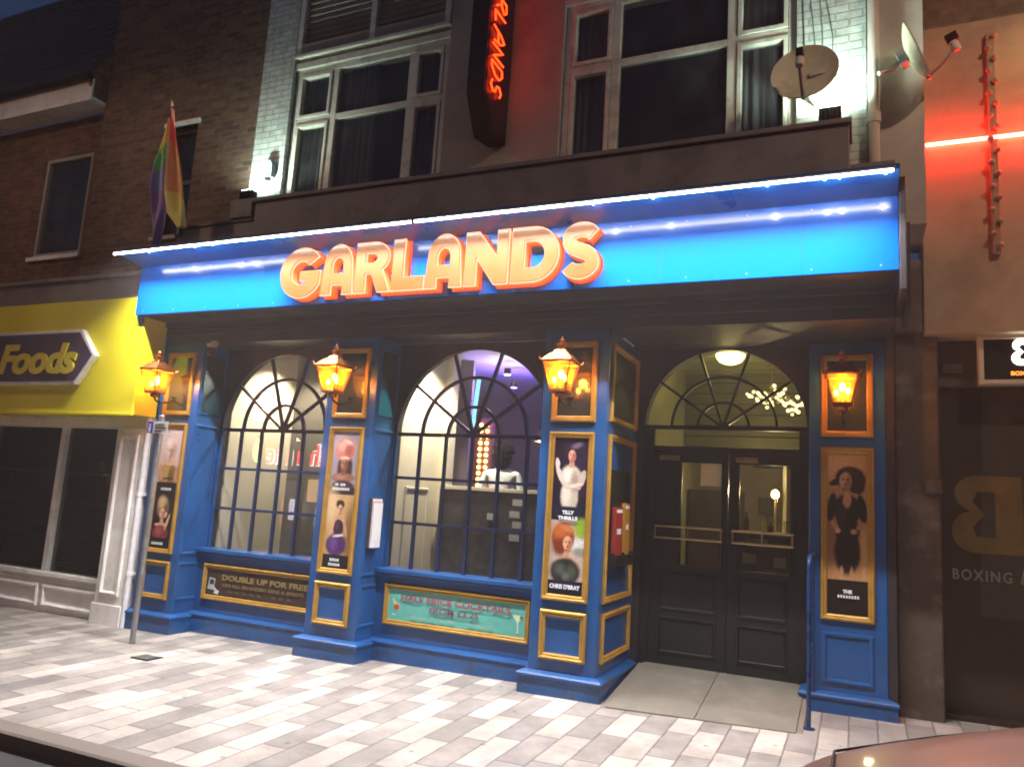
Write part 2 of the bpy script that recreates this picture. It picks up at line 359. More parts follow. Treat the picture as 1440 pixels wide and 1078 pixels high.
for y0, y1 in ((-14, -10.2),):
    b.add([(-45, y0, -.55), (45, y0, -.55), (45, y1, -.55), (-45, y1, -.55), (-45, y0, gz(-45, y0)+.04), (45, y0, gz(45, y0)+.04), (45, y1, gz(45, y1)+.04), (-45, y1, gz(-45, y1)+.04)],
          [(0, 3, 2, 1), (4, 5, 6, 7), (0, 1, 5, 4), (1, 2, 6, 5), (2, 3, 7, 6), (3, 0, 4, 7)], KERB)
tag(b.build('opposite_pavement'), None, None, kind='structure')
# entrance ramp: two stone slabs rising to the door
b = MB()
P0, P1, P2, P3 = Vector((.40, -.22, .006)), Vector((1.94, -.06, .024)), Vector((1.94, 1.2, .19)), Vector((.40, 1.2, .19))
def bil(u, v): return (P0*(1-u)+P1*u)*(1-v) + (P3*(1-u)+P2*u)*v
for u0, u1 in ((.03, .485), (.49, .97)):
    q = [bil(u0, .06), bil(u1, .06), bil(u1, .97), bil(u0, .97)]
    b.add(q + [p-Vector((0, 0, .3)) for p in q], [(0, 1, 2, 3), (0, 4, 5, 1), (1, 5, 6, 2), (2, 6, 7, 3), (3, 7, 4, 0)], STONE)
q = [bil(0, 0), bil(1, 0), bil(1, 1), bil(0, 1)]; q = [p-Vector((0, 0, .012)) for p in q]
b.add(q + [p-Vector((0, 0, .3)) for p in q], [(0, 1, 2, 3), (0, 4, 5, 1), (1, 5, 6, 2), (2, 6, 7, 3), (3, 7, 4, 0)], KERB)
tag(b.build('entrance_ramp', bevel=.004), None, None, kind='structure')
# small utility cover set in the paving
b = MB(); x, y = -3.80, -.95; z = gz(x, y)+.004
b.box(x-.11, x+.11, y-.09, y+.09, z-.03, z+.004, IRON)
for i in range(4): b.box(x-.09, x+.09, y-.07+i*.04, y-.05+i*.04, z+.004, z+.008, GREYP)
tag(b.build('drain_cover', origin=(x, y, z-.03)), 'small dark metal cover set in the paving before the leftmost blue pier', 'cover')

# ------------------------------------------------------------------ the pub
pub = thing('pub_building', (-1.2, .4, 0), 'x', 'building')
pub['label'] = 'blue pub with two arched windows, gilt framed piers and white brick upper storey'
C1, C2, C3, C4 = -4.89, -2.448, 0.0, 2.243
HW = .31; FW = .2128
PT, PB, TB, TT, LT, LB = 2.2588, .7855, 2.351, 3.087, .703, .289
GPROF = [(0, 0), (0, .018), (.010, .030), (.022, .030), (.030, .020), (.040, .024), (.050, .018), (.055, .004)]
def plinth(mb, x0, x1, y0, y1, z0, top):
    p = .065
    mb.box(x0-p, x1+p, y0-p, y1, z0, top-.05, BLUEP)
    a, c = p, .012
    vs = []
    for e, z in ((p+.012, top-.05), (p+.012, top-.028), (p-.005, top-.015), (.012, top)):
        vs += [(x0-e, y0-e, z), (x1+e, y0-e, z), (x1+e, y1, z), (x0-e, y1, z)]
    fs = []
    for i in range(3):
        for q in range(4): fs.append((4*i+q, 4*i+(q+1) % 4, 4*i+4+(q+1) % 4, 4*i+4+q))
    fs += [(3, 2, 1, 0), (12, 13, 14, 15)]
    mb.add(vs, fs, BLUEP)
def pier(c, y0, y1, side, low):
    b = MB(); b.box(c-HW, c+HW, y0, y1, -.12, 3.2, BLUE)
    p = b.build('pier', pub, bevel=.008)
    b = MB(); plinth(b, c-HW, c+HW, y0, y1, -.2, .188+GX*c*.6); b.build('plinth', p, bevel=.003)
    b = MB(); b.M = FRONT(y0); b.frame(c-FW, c+FW, TB, TT, GPROF, GOLD); b.build('moulding', p)
    b = MB(); b.M = FRONT(y0); b.box(c-FW+.05, c+FW-.05, TB+.05, TT-.05, 0, .005, MIRR); b.build('mirror_panel', p)
    if low:
        b = MB(); b.M = FRONT(y0); b.frame(c-FW, c+FW, LB, LT, GPROF, GOLD); b.build('moulding', p)
        b = MB(); b.M = FRONT(y0); b.frame(c-FW+.055, c+FW-.055, LB+.055, LT-.055, [(0, .004), (.02, .001)], BLUE); b.build('inner_bead', p)
    else:
        b = MB(); b.M = FRONT(y0); b.frame(c-FW+.01, c+FW-.01, .27, .69, [(0, 0), (.004, .014), (.02, .018), (.035, .012), (.04, 0)], BLUE); b.build('panel_bead', p)
    if side:
        a0, a1 = y0+.09, min(y1-.10, y0+.95)
        if y1-y0 < .6: a0, a1 = .03, .365
        b = MB(); b.M = SIDE(c+HW)
        b.frame(a0, a1, TB+.02, TT, GPROF if a1-a0 > .5 else [(0, 0), (.004, .01), (.02, .012), (.028, .0)], GOLD if a1-a0 > .5 else BLUE); b.build('moulding', p)
        b = MB(); b.M = SIDE(c+HW); e_ = .05 if a1-a0 > .5 else .026; b.box(a0+e_, a1-e_, TB+.02+e_, TT-e_, 0, .005, MIRR); b.build('mirror_panel', p)
        if a1-a0 > .5:
            for v0, v1 in ((PB, PT), (LB, LT)):
                b = MB(); b.M = SIDE(c+HW); b.frame(a0, a1, v0, v1, GPROF, GOLD); b.build('moulding', p)
        else:
            for v0, v1 in ((PB, PT), (LB, LT)):
                b = MB(); b.M = SIDE(c+HW); b.frame(a0-.02, a1+.02, v0, v1, [(0, 0), (.004, .010), (.02, .012), (.03, .008), (.035, 0)], BLUE); b.build('panel_bead', p)
    return p
pier(C1, 0, .42, True, True); pier(C2, 0, .42, True, True); pier(C3, 0, 1.12, True, True); pier(C4, .85, 1.12, False, False)
# arched window bays
SP = 2.2447; RAD = .9075; SILL = .86
def bars(mb, hx, y, sp, rad, sill, rows, m, t=.022, d=.035):
    mb.M = FRONT(y)
    for k in (1/3, 2/3):
        a = arc(hx, sp, rad*k, rad*k, 0, 180, 28); o = arc(hx, sp, rad*k-t, rad*k-t, 180, 0, 28)
        mb.prism(a+o, 0, d, m)
    for ang in (36, 72, 108, 144):
        ca, sa = math.cos(R(ang)), math.sin(R(ang)); px, pz = -sa*t/2, ca*t/2; r0 = .03
        mb.prism([(hx+ca*r0+px, sp+sa*r0+pz), (hx+ca*r0-px, sp+sa*r0-pz), (hx+ca*rad-px, sp+sa*rad-pz), (hx+ca*rad+px, sp+sa*rad+pz)], .002, d+.002, m)
    mb.prism(arc(hx, sp, .06, .06, 0, 180, 10), .003, d+.006, m)
    mb.box(hx-rad, hx+rad, sp-.026, sp+.012, .004, d+.012, m)
    if rows:
        for i in range(1, rows):
            v = sill+(sp-sill)*i/rows; mb.box(hx-rad, hx+rad, v-t/2, v+t/2, 0, d, m)
        for i in range(1, 6):
            u = hx-rad+2*rad*i/6; mb.box(u-t/2, u+t/2, sill, sp-.02, .002, d+.002, m)
def arch_wall(mb, x0, x1, y0, y1, hx, sp, rad, sill, top, m):
    mb.M = FRONT(0)
    pts = [(x0, top), (x0, sill)] + ([(hx-rad, sill)] if hx-rad > x0+.002 else []) + [(hx-rad, sp)] + arc(hx, sp, rad, rad, 180, 0, 40)[1:-1] + [(hx+rad, sp)]
    pts += ([(hx+rad, sill)] if hx+rad < x1-.002 else []) + [(x1, sill), (x1, top)]
    pts = [p for i, p in enumerate(pts) if i == 0 or (abs(p[0]-pts[i-1][0])+abs(p[1]-pts[i-1][1]) > 1e-4)]
    mb.prism(pts, -y1, -y0, m)
for hx, x0, x1 in ((-3.669, C1+HW, C2-HW), (-1.224, C2+HW, C3-HW)):
    b = MB(); arch_wall(b, x0, x1, .40, .52, hx, SP, min(RAD, (x1-x0)/2), SILL, 3.2, NAVY_SHADE)
    w = b.build('arched_window', pub)
    rad = (x1-x0)/2
    b = MB(); a = arc(hx, SP, rad, rad, 0, 180, 40); b.M = FRONT(.40); b.prism(a+arc(hx, SP, rad-.035, rad-.035, 180, 0, 40), -.02, .012, NAVY_SHADE)
    for s in (-1, 1): b.box(hx+s*rad-.035*(s > 0), hx+s*rad+.035*(s < 0), SILL, SP, -.02, .012, BLUE)
    b.build('arch_trim', w)
    b = MB(); bars(b, hx, .455, SP, rad, SILL, 3, BARB, t=.030); b.build('glazing_bars', w)
    b = MB(); b.M = FRONT(.47); b.prism([(x0, SILL), (x1, SILL), (x1, SP)]+arc(hx, SP, rad-.002, rad-.002, 0, 180, 32)+[(x0, SP)], 0, .004, PANE); b.build('pane', w)
    b = MB(); b.box(x0, x1, .235, .52, SILL-.035, SILL+.006, BLUE); b.box(x0, x1, .262, .30, SILL-.065, SILL-.037, BLUE); b.build('sill', w, bevel=.006)
    b = MB(); b.box(x0, x1, .30, .50, -.12, SILL-.04, BLUE); r = b.build('stall_riser', pub)
    b = MB(); vs = []; tp = .195+GX*hx*.6
    b.box(x0, x1, .222, .2995, -.2, tp-.04, BLUEP)
    b.add([(x, y, z) for x in (x0, x1) for y, z in ((.213, tp-.039), (.213, tp-.02), (.285, tp), (.2995, tp), (.2995, tp-.039))],
          [(0, 1, 2, 3, 4), (9, 8, 7, 6, 5)]+[(i, (i+1) % 5, 5+(i+1) % 5, 5+i) for i in range(5)], BLUEP)
    b.build('plinth', r, bevel=.003)
# frieze, fascia soffit, recess lining
b = MB(); b.box(C1-HW, 2.60, .004, .40, 3.2, 3.455, NAVY_SHADE); b.box(C1-HW, 2.60, -.028, .003, 3.30, 3.36, NAVY_SHADE); b.box(C1-HW, 2.60, -.05, .003, 3.40, 3.455, NAVY_SHADE); b.build('frieze', pub, bevel=.006)
b = MB(); b.box(C3+HW, 2.6, .41, 1.12, 3.215, 3.30, NAVY_SHADE); b.build('porch_ceiling', pub)
b = MB(); b.box(C4+HW, 2.62, .84, 1.3, -.1, 3.45, NAVY_SHADE); b.build('end_pilaster', pub)
# entrance
DY = 1.05; HUB = 1.145; DSP = 2.44; DR = .76
b = MB(); arch_wall(b, C3+HW, C4-HW+.03, DY, DY+.12, HUB, DSP, DR, .1, 3.22, NAVY_SHADE); dw = b.build('porch_wall', pub)
b = MB(); bars(b, HUB, DY+.05, DSP, DR, 0, 0, BLACKP, t=.024, d=.04); b.build('fanlight_bars', dw)
b = MB(); b.M = FRONT(DY+.075); b.prism([(HUB-DR, DSP)]+[(HUB+DR, DSP)]+arc(HUB, DSP, DR-.002, DR-.002, 0, 180, 32)[1:-1], 0, .004, DOORGL); b.build('fanlight_pane', dw)
b = MB(); b.box(HUB-DR, HUB+DR, DY+.03, DY+.1, 2.20, 2.25, BLACKP); b.box(HUB-DR, HUB-DR+.09, DY+.03, DY+.1, .12, 2.42, BLACKP); b.box(HUB+DR-.07, HUB+DR, DY+.03, DY+.1, .12, 2.42, BLACKP); b.build('door_frame', dw, bevel=.004)
b = MB(); b.M = FRONT(DY+.07); b.box(HUB-DR+.09, HUB+DR-.07, 2.25, 2.415, 0, .004, DOORGL); b.build('transom_pane', dw)
BRASS = mat('worn_brass', (.42, .32, .16), .32, .9, var=.25, scale=14)
for x0, x1, g0, g1 in ((.475, 1.202, .76, 1.14), (1.208, 1.835, 1.305, 1.76)):
    b = MB(); b.M = FRONT(DY+.09); z0, z1, gz0, gz1 = .17, 2.198, 1.11, 2.095
    b.box(x0, g0, z0, z1, 0, .045, BLACKP); b.box(g1, x1, z0, z1, 0, .045, BLACKP)
    b.box(g0, g1, z0, gz0, .002, .043, BLACKP); b.box(g0, g1, gz1, z1, .002, .043, BLACKP)
    b.frame(x0+.09, x1-.09, .28, .62, [(0, .045), (.004, .058), (.02, .06), (.03, .045)], BLACKP)
    b.frame(x0+.09, x1-.09, .68, 1.04, [(0, .045), (.004, .058), (.02, .06), (.03, .045)], BLACKP)
    b.frame(g0-.025, g1+.025, gz0-.025, gz1+.025, [(0, .045), (.004, .054), (.02, .054), (.026, .044)], BLACKP)
    d = b.build('entrance_door', pub)
    b = MB(); b.M = FRONT(DY+.09); b.box(g0, g1, gz0, gz1, .018, .022, DOORGL); b.build('pane', d)
    b = MB(); b.M = FRONT(DY+.09)
    for v in (1.36, 1.47): b.tube([(x0+.04, v, .10), (x1-.04, v, .10)], .011, BRASS)
    for u in (x0+.05, (x0+x1)/2, x1-.05):
        b.tube([(u, 1.36, .10), (u, 1.47, .10)], .009, BRASS)
        if u != (x0+x1)/2: b.tube([(u, 1.415, .045), (u, 1.415, .10)], .008, BRASS)
    b.build('push_bar', d, smooth=True)
    if x0 < 1:
        b = MB(); b.M = FRONT(DY+.09); b.box(.935, 1.136, 1.876, 2.094, .023, .026, mat('notice_paper', (.7, .64, .38), .7)); b.build('notice', d)
    b = MB(); b.M = FRONT(DY+.09); b.box(x0+.06, x0+.26, 2.115, 2.16, .045, .06, BRASS); b.build('door_closer', d, bevel=.004)

# ---- upper storey
YW = .40
b = MB(); b.box(-4.60, -4.09, YW, 1.2, 4.1, 9.5, WBRICK); b.build('white_brick_pier', pub)
b = MB(); b.box(1.84, 2.415, YW, 1.2, 4.1, 9.5, WBRICK); b.build('white_brick_pier', pub)
b = MB(); b.box(-1.87, -.47, YW+.02, 1.2, 4.1, 9.5, RENDER); b.build('rendered_wall', pub, bevel=.01)
b = MB(); b.box(-4.09, -1.87, YW+.03, YW+.3, 6.78, 6.86, UPVC); b.box(-4.09, -1.87, YW-.005, YW+.3, 6.92, 6.96, UPVC)
b.build('window_head', pub, bevel=.004); b = MB(); b.box(-.47, 1.84, YW+.03, YW+.3, 6.84, 6.92, UPVC); b.box(-.47, 1.84, YW-.005, YW+.3, 6.98, 7.02, UPVC); b.build('window_head', pub, bevel=.004)
def cladding(x0, x1, z0, posts):
    b = MB(); z = z0+.03
    while z < 9.4:
        b.add([(x, y, zz) for x in (x0, x1) for y, zz in ((YW+.09, z), (YW+.13, z), (YW+.09, z+.085), (YW+.055, z+.01))], [(0, 1, 2, 3), (7, 6, 5, 4), (0, 4, 5, 1), (1, 5, 6, 2), (2, 6, 7, 3), (3, 7, 4, 0)], CLAD); z += .085
    b.box(x0, x1, YW+.131, YW+.3, z0, 9.5, CLAD)
    b.build('louvre_cladding', pub)
    b = MB()
    for p in posts: b.box(p-.04, p+.04, YW+.01, YW+.129, z0, 9.5, UPVC)
    b.box(x0, x1, YW+.012, YW+.129, z0, z0+.14, CLAD); b.build('cladding_posts', pub, bevel=.004)
cladding(-4.09, -1.87, 6.961, (-4.05, -2.95, -1.91)); cladding(-.47, 1.84, 7.021, (-.43, .68, 1.80))
b = MB(); b.box(-4.09, -1.87, .52, 1.2, 4.1, 4.75, RENDER); b.build('spandrel', pub); b = MB(); b.box(-.47, 1.84, .52, 1.2, 4.1, 4.75, RENDER); b.build('spandrel', pub)
CURT = mat('net_curtain', (.30, .27, .25), .9, var=.15, scale=5)
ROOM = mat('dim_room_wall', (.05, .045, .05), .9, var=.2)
def upper_window(x0, x1, z0, z1, cols, tr, curt):
    y = YW+.10; b = MB(); b.M = FRONT(y); t = .065
    b.frame(x0, x1, z0, z1, [(0, -.05), (0, .035), (t, .035), (t, -.05)], UPVC)
    for c in cols: b.box(c-.045, c+.045, z0+t, z1-t, -.05, .03, UPVC)
    e = [x0+t] + list(cols) + [x1-t]
    for i in range(len(e)-1):
        a0 = e[i]+(.045 if i else 0); a1 = e[i+1]-(.045 if i < len(e)-2 else 0)
        b.box(a0, a1, tr-.035, tr+.035, -.048, .028, UPVC)
        if i != 1:
            b.frame(a0+.006, a1-.006, tr+.041, z1-t-.006, [(0, -.03), (0, .045), (.04, .045), (.045, -.03)], UPVC)
            b.frame(a0+.006, a1-.006, z0+t, tr-.041, [(0, -.03), (0, .045), (.04, .045), (.045, -.03)], UPVC)
    w = b.build('upper_window', pub, bevel=.004)
    b = MB(); b.M = FRONT(y); b.box(x0+t, x1-t, z0+t, z1-t, -.012, -.008, DARKGL); b.build('pane', w)
    for c0, c1 in curt:
        b = MB(); n = int((c1-c0)/.015); vs = []
        for i in range(n+1):
            u = c0+(c1-c0)*i/n; yy = y+.14+.022*math.sin(i*1.05)+.012*math.sin(i*.43+1)
            vs += [(u, yy, z0), (u, yy, z1)]
        b.add(vs, [(2*i, 2*i+2, 2*i+3, 2*i+1) for i in range(n)], CURT); b.build('curtain', w, smooth=True)
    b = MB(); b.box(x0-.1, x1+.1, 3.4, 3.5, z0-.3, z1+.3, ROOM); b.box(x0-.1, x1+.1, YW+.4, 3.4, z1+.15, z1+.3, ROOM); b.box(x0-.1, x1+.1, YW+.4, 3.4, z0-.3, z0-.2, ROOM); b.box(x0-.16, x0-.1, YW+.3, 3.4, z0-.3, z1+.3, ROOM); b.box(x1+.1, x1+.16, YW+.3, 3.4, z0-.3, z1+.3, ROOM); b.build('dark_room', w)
upper_window(-4.08, -1.88, 4.75, 6.77, (-3.47, -2.37), 6.08, [(-4.0, -3.5), (-3.42, -2.95), (-2.35, -1.95)])
upper_window(-.46, 1.83, 4.75, 6.83, (.09, 1.25), 6.10, [(-.42, .05), (1.28, 1.78)])
# dark leaded band above the fascia and its top cover
b = MB(); b.box(-4.06, 2.28, .0, .395, 4.205, 4.86, LEAD); b.box(-4.10, 2.30, -.03, .395, 4.862, 4.91, LEAD)
b.box(-5.32, -4.063, .05, .395, 4.205, 4.66, LEAD); b.box(-5.34, -4.105, .03, .395, 4.662, 4.70, LEAD)
b.box(2.283, 2.62, .1, .395, 4.205, 4.55, LEAD)
b.box(-4.45, -4.12, .0, .30, 4.702, 4.93, LEAD); b.build('parapet_band', pub, bevel=.008)
# downpipe beside the right white pier
b = MB(); b.tube([(2.47, .33, 4.2), (2.47, .33, 9.4)], .045, RENDER, 12)
for z in (5.0, 6.3, 7.6): b.tube([(2.47, .33, z), (2.47, .33, z+.09)], .056, RENDER, 12); b.box(2.41, 2.53, .36, .40, z+.02, z+.07, RENDER)
b.build('downpipe', pub, smooth=True)
b = MB(); b.box(2.42, 2.86, .42, 1.2, 4.1, 9.5, RENDER); b.build('rendered_wall', pub)
# cables clipped to the right pier
b = MB(); CAB = mat('grey_cable', (.16, .16, .15), .6)
for x, d in ((1.90, .01), (1.98, .03), (2.05, .02), (2.12, .05)):
    b.tube([(x, YW-.012, 9), (x+d, YW-.012, 7), (x-d, YW-.012, 6.4), (x+d*.5, YW-.012, 5.9), (x+.02, YW-.012, 5.5-d)], .0045, CAB, 5)
b.build('cable', pub)

# ------------------------------------------------------------------ interior of the pub
CEIL = mat('bar_ceiling', (.58, .55, .58), .7, var=.1)
b = MB(); b.box(-4.70, .25, .53, 6.5, 3.42, 3.5, CEIL); b.build('bar_ceiling', pub)
b = MB(); b.box(-4.70, .25, .53, 6.5, .30, .42, WOODD); b.build('bar_floor', pub)
DRED = mat('dim_bar_wall', (.22, .18, .18), .8, var=.2, scale=2)
b = MB(); b.box(-4.75, .3, 6.4, 6.5, .4, 3.45, DRED); b.box(-4.75, -4.65, 1.7, 6.4, .4, 3.45, DRED); b.box(.22, .28, 1.13, 6.4, .1, 3.45, DRED); b.build('bar_wall', pub)
b = MB(); b.box(-4.645, -4.557, .525, 1.615, .425, 3.415, CREAM); b.build('window_side_wall', pub)
b = MB(); b.box(-2.24, -2.16, .525, 1.42, .42, 3.42, CREAM); b.box(-2.24, -2.05, 1.425, 1.58, .42, 3.415, CREAM)
b.M = SIDE(-2.16); b.frame(.72, 1.22, .5, 1.70, [(0, 0), (.004, .014), (.02, .016), (.03, 0)], CREAM); b.build('window_side_wall', pub)
GREYW = mat('grey_side_panel', (.075, .065, .052), .8, var=.1)
b = MB(); b.box(-4.55, -3.3, 1.62, 1.70, .42, 3.42, GREYW); b.box(-3.3, -2.3, 2.4, 2.46, .42, 3.42, DRED); b.build('window_back_panel', pub)
SCR = mat('seat_back', (.035, .03, .032), .45, var=.5, scale=9, tint=(.10, .09, .085), tscale=5, tamt=.8)
b = MB(); b.box(-2.04, -.30, 1.28, 1.36, .42, 1.70, SCR); sc_ = b.build('low_screen', pub, bevel=.006)
b = MB(); b.box(-2.04, -.30, 1.25, 1.39, 1.702, 1.745, CREAM); b.build('screen_rail', sc_, bevel=.005)
b = MB()
for i, (x, z) in enumerate(((-1.05, 1.6), (-1.08, 1.47), (-1.04, 1.36), (-1.07, 1.22), (-1.35, 1.43))): b.box(x-.06, x+.06, 1.262, 1.278, z-.035, z+.035, mat('pale_card', (.45, .43, .40), .7))
b.build('screen_cards', sc_)
b = MB(); b.box(-4.6, -2.9, 5.95, 6.35, .42, 1.5, WOODD); b.box(-4.64, -2.86, 5.9, 6.38, 1.502, 1.55, WOODD); b.build('back_bar', pub, bevel=.006)
for z in (1.95, 2.35): b = MB(); b.box(-2.6, .1, 6.15, 6.38, z, z+.03, WOODD); b.build('bottle_shelf', pub)
b = MB(); b.box(-1.2, -.35, 6.36, 6.39, 2.75, 3.2, mat('wall_mirror', (.5, .5, .5), .05, 1.0)); b.build('wall_mirror', pub)
# porch lobby behind the door
GREENW = mat('lobby_boards', (.22, .22, .12), .55, var=.25, scale=3)
b = MB()
for i in range(9): b.box(.30, 2.0, 1.18+i*.24, 1.18+i*.24+.225, 3.33-.03*(i % 2)*.3, 3.40, GREENW)
b.build('lobby_ceiling', pub, bevel=.006)
b = MB(); b.box(.285, .36, 1.18, 4.2, .15, 3.35, GREENW); b.box(2.0, 2.06, 1.18, 4.2, .15, 3.35, mat('lobby_wall', (.13, .115, .075), .7)); b.box(.28, 2.06, 4.15, 4.25, .15, 3.4, mat('bar_back_wall', (.27, .235, .17), .7, var=.1))

for i in range(7): b.box(.37, 1.99, 3.05+.006*(i % 2), 3.12, 2.42+i*.132, 2.42+i*.132+.122, mat('lobby_planks', (.13, .13, .07), .5, var=.3, scale=3))
b.box(.37, 1.99, 3.10, 3.14, 2.40, 3.34, WOODD); b.build('lobby_wall', pub)
b = MB(); b.box(.28, 2.06, 1.18, 4.2, .05, .165, WOODD); b.build('lobby_floor', pub)
b = MB(); b.box(1.12, 1.98, 2.2, 2.6, .17, 1.42, WOODD); b.box(1.08, 1.99, 2.15, 2.65, 1.421, 1.455, mat('bar_top', (.28, .16, .07), .25, coat=.3)); b.build('bar_counter', pub, bevel=.006)
b = MB()
for x0, x1, z0, z1 in ((1.20, 1.34, 1.12, 1.22), (1.52, 1.64, 1.10, 1.20), (1.72, 1.9, 1.26, 1.36), (1.24, 1.46, 1.30, 1.38)): b.box(x0, x1, 2.185, 2.198, z0, z1, mat('pale_card', (.45, .43, .40), .7))
b.build('counter_cards', pub)
b = MB(); b.M = FRONT(4.14); b.box(1.16, 1.30, 1.66, 1.84, 0, .02, mat('picture_dark', (.05, .05, .05), .4)); b.frame(1.14, 1.32, 1.64, 1.86, [(0, 0), (0, .03), (.02, .03), (.022, .0)], WOODD); b.build('wall_picture', pub)
b = MB(); b.box(1.50, 1.54, 3.4, 3.5, .17, 3.3, CREAM); b.box(1.95, 1.99, 3.2, 3.3, .17, 3.3, CREAM); b.build('slim_column', pub)

# ------------------------------------------------------------------ fascia sign board, hood and letters
fs = thing('fascia_sign', (-1.3, -.42, 3.46), 'long bright blue fascia board with raised glowing orange letters', 'shop sign')
FX0, FX1 = -5.275, 2.612
b = MB(); b.box(FX0, FX1, -.42, -.055, 3.46, 4.030, BLUEF); b.build('board', fs, bevel=.004)
b = MB(); b.box(FX0+.02, FX1-.02, -.40, -.056, 3.452, 3.459, NAVY_SHADE); b.build('board_underside', fs)
b = MB()
for x in (-3.42, -1.29, .84, 1.95): b.box(x-.0015, x+.0015, -.4212, -.4195, 3.465, 4.025, mat('seam_dark', (.002, .02, .08), .5))
for i in range(17):
    for z in (3.50, 3.98): b.M = FRONT(-.42); b.prism(arc(FX0+.12+i*.478, z, .007, .007, 0, 360, 8)[:-1], 0, .002, GREYP); b.M = ID
b.build('board_fixings', fs)
HOOD = mat('hood_paint', (.012, .09, .30), .3, var=.15, scale=2)
hp = [(-.418, 4.032), (-.735, 4.092), (-.76, 4.10), (-.76, 4.135), (-.0, 4.203), (-.0, 4.032)]
b = MB(); b.M = SIDE(FX0-.02); b.prism(hp, 0, FX1-FX0+.02, HOOD); b.build('hood', fs, bevel=.003)
b = MB(); b.box(FX1+.003, FX1+.05, -.46, .38, 3.30, 4.16, NAVY_SHADE); b.box(FX1+.05, FX1+.09, -.2, .39, 3.2, 3.9, NAVY_SHADE); b.build('end_bracket', fs, bevel=.006)
b = MB(); b.M = SIDE(FX0+.01); b.prism([(-.41, 3.45), (-.06, 3.45), (-.06, 3.02), (-.16, 3.10), (-.36, 3.36)], 0, .05, BLUEF); b.build('end_bracket', fs, bevel=.004)
# light strips along the hood edge
LEDM = emi('led_diffuser', (1, .97, .95), E_STRIP*3.2)
for x0, x1, lab in ((-5.32, -1.385, 'longer white light strip along the hood, over the first letters of the blue fascia'), (-1.365, 2.58, 'white light strip along the hood, over the right part of the blue fascia')):
    xc = (x0+x1)/2
    t = thing('light_strip', (xc, -.76, 4.09), lab, 'light strip', 'white light strips over the blue fascia')
    if x0 < -3: t['label'] = 'white light strip along the hood, over the left part of the blue fascia'
    b = MB(); b.M = Matrix.Rotation(0, 4, 'X'); b.tube([(x0+.01, -.764, 4.085), (x1-.01, -.764, 4.085)], .0105, LEDM, 10); b.build('diffuser', t, smooth=True)
    b = MB(); b.box(x0, x1, -.768, -.755, 4.094, 4.112, GREYP)
    for e in (x0, x1): b.box(e-.006, e+.006, -.778, -.752, 4.07, 4.112, GREYP)
    b.build('channel', t)
    l = lamp('strip_light', 'AREA', (xc, -.758, 4.066), P_STRIP*(x1-x0)/4, (1, .97, .95), t, shape='RECTANGLE', size=x1-x0-.05, size_y=.02, spread=R(125)); l.rotation_euler = (R(-2), 0, 0)
    b = MB()
    for px in ((-4.78, -4.1, -3.85) if x0 < -3 else (.35, .85, 1.72, 2.12, 2.22, 2.52)):
        b.lathe([(.005, -.004), (.007, 0), (.005, .005)], (px, -.750, 4.0745), emi('led_diode', (.9, .97, 1), 700), 10)
    b.build('diode', t)

T = .265
def glyph(ch):
    if ch == 'L': w = .86; return w, [[(0, 0), (w, 0), (w, .25), (.30, .25), (.30, 1.0), (0, 1.0)]]
    if ch == 'N': w = 1.04; return w, [[(0, 0), (.27, 0), (.27, .52), (.72, 0), (w, 0), (w, 1), (w-.27, 1), (w-.27, .50), (.30, 1.0), (0, 1)]]
    if ch == 'D':
        w = 1.02
        o = [(0, 0), (.45, 0)] + arc(.45, .5, w-.45, .5, -90, 90, 18) + [(0, 1)]
        h = [(.28, .25)] + arc(.45, .5, w-.45-.29, .25, -90, 90, 14) + [(.28, .75)]
        return w, [o, h]
    if ch == 'A':
        w = .92; o = [(0, 0)] + [(.06, .6)] + arc(w/2, .6, w/2-.06, .42, 180, 0, 20) + [(w, 0), (w-.29, 0), (w-.285, .20), (.285, .20), (.29, 0)]
        h = [(.285, .42), (.29, .58)] + arc(w/2, .60, .165, .17, 180, 0, 12) + [(w-.285, .42)]
        return w, [o, h]
    if ch == 'R':
        w = .95; o = [(0, 0), (0, 1), (.46, 1)] + arc(.46, .69, .44, .31, 90, -52, 16) + [(w, 0), (.64, 0), (.44, .38), (.285, .38), (.285, 0)]
        h = [(.28, .58), (.28, .79), (.43, .79)] + arc(.43, .685, .16, .105, 90, -90, 10)
        return w, [o, h]
    if ch == 'G':
        w = 1.0; c = (.52, .5)
        o = arc(c[0], c[1], .53, .52, 38, 332, 34) + [(1.0, .52), (.50, .52), (.50, .345), (.73, .345)]
        i = arc(c[0], c[1], .25, .255, 320, 42, 24)
        return w, [o + i]
    if ch == 'S':
        w = .9; cl = []
        pts = arc(.46, .72, .275, .155, 20, 165, 12) + [(.188, .66), (.235, .595), (.33, .54), (.46, .50), (.58, .46), (.665, .405), (.712, .34)] + arc(.44, .28, .275, .155, -5, -160, 13)
        L_, R_ = [], []
        for k in range(len(pts)):
            a = Vector(pts[max(0, k-1)]); c2 = Vector(pts[min(len(pts)-1, k+1)]); t = (c2-a).normalized(); n = Vector((-t.y, t.x)); p = Vector(pts[k])
            L_.append(tuple(p+n*.122)); R_.append(tuple(p-n*.122))
        def tidy(l):
            o = [l[0]]
            for q in l[1:]:
                if math.hypot(q[0]-o[-1][0], q[1]-o[-1][1]) > .03: o.append(q)
            return o
        return w, [tidy(L_) + tidy(R_)[::-1]]
LET = [('G', -3.075, -2.575), ('A', -2.55, -2.17), ('R', -2.145, -1.74), ('L', -1.715, -1.365), ('A', -1.35, -.965), ('N', -.93, -.50), ('D', -.465, -.02), ('S', -.01, .365)]
FACE = mat('letter_face', (.13, .042, .008), .34, var=.12, scale=3, coat=.4, emit=(1, .34, .07), es=.30)
LSIDE = mat('letter_side', (.75, .10, .02), .4, emit=(1, .12, .01), es=1.2)
RIM = emi('letter_rim', (1, .62, .42), 1.35)
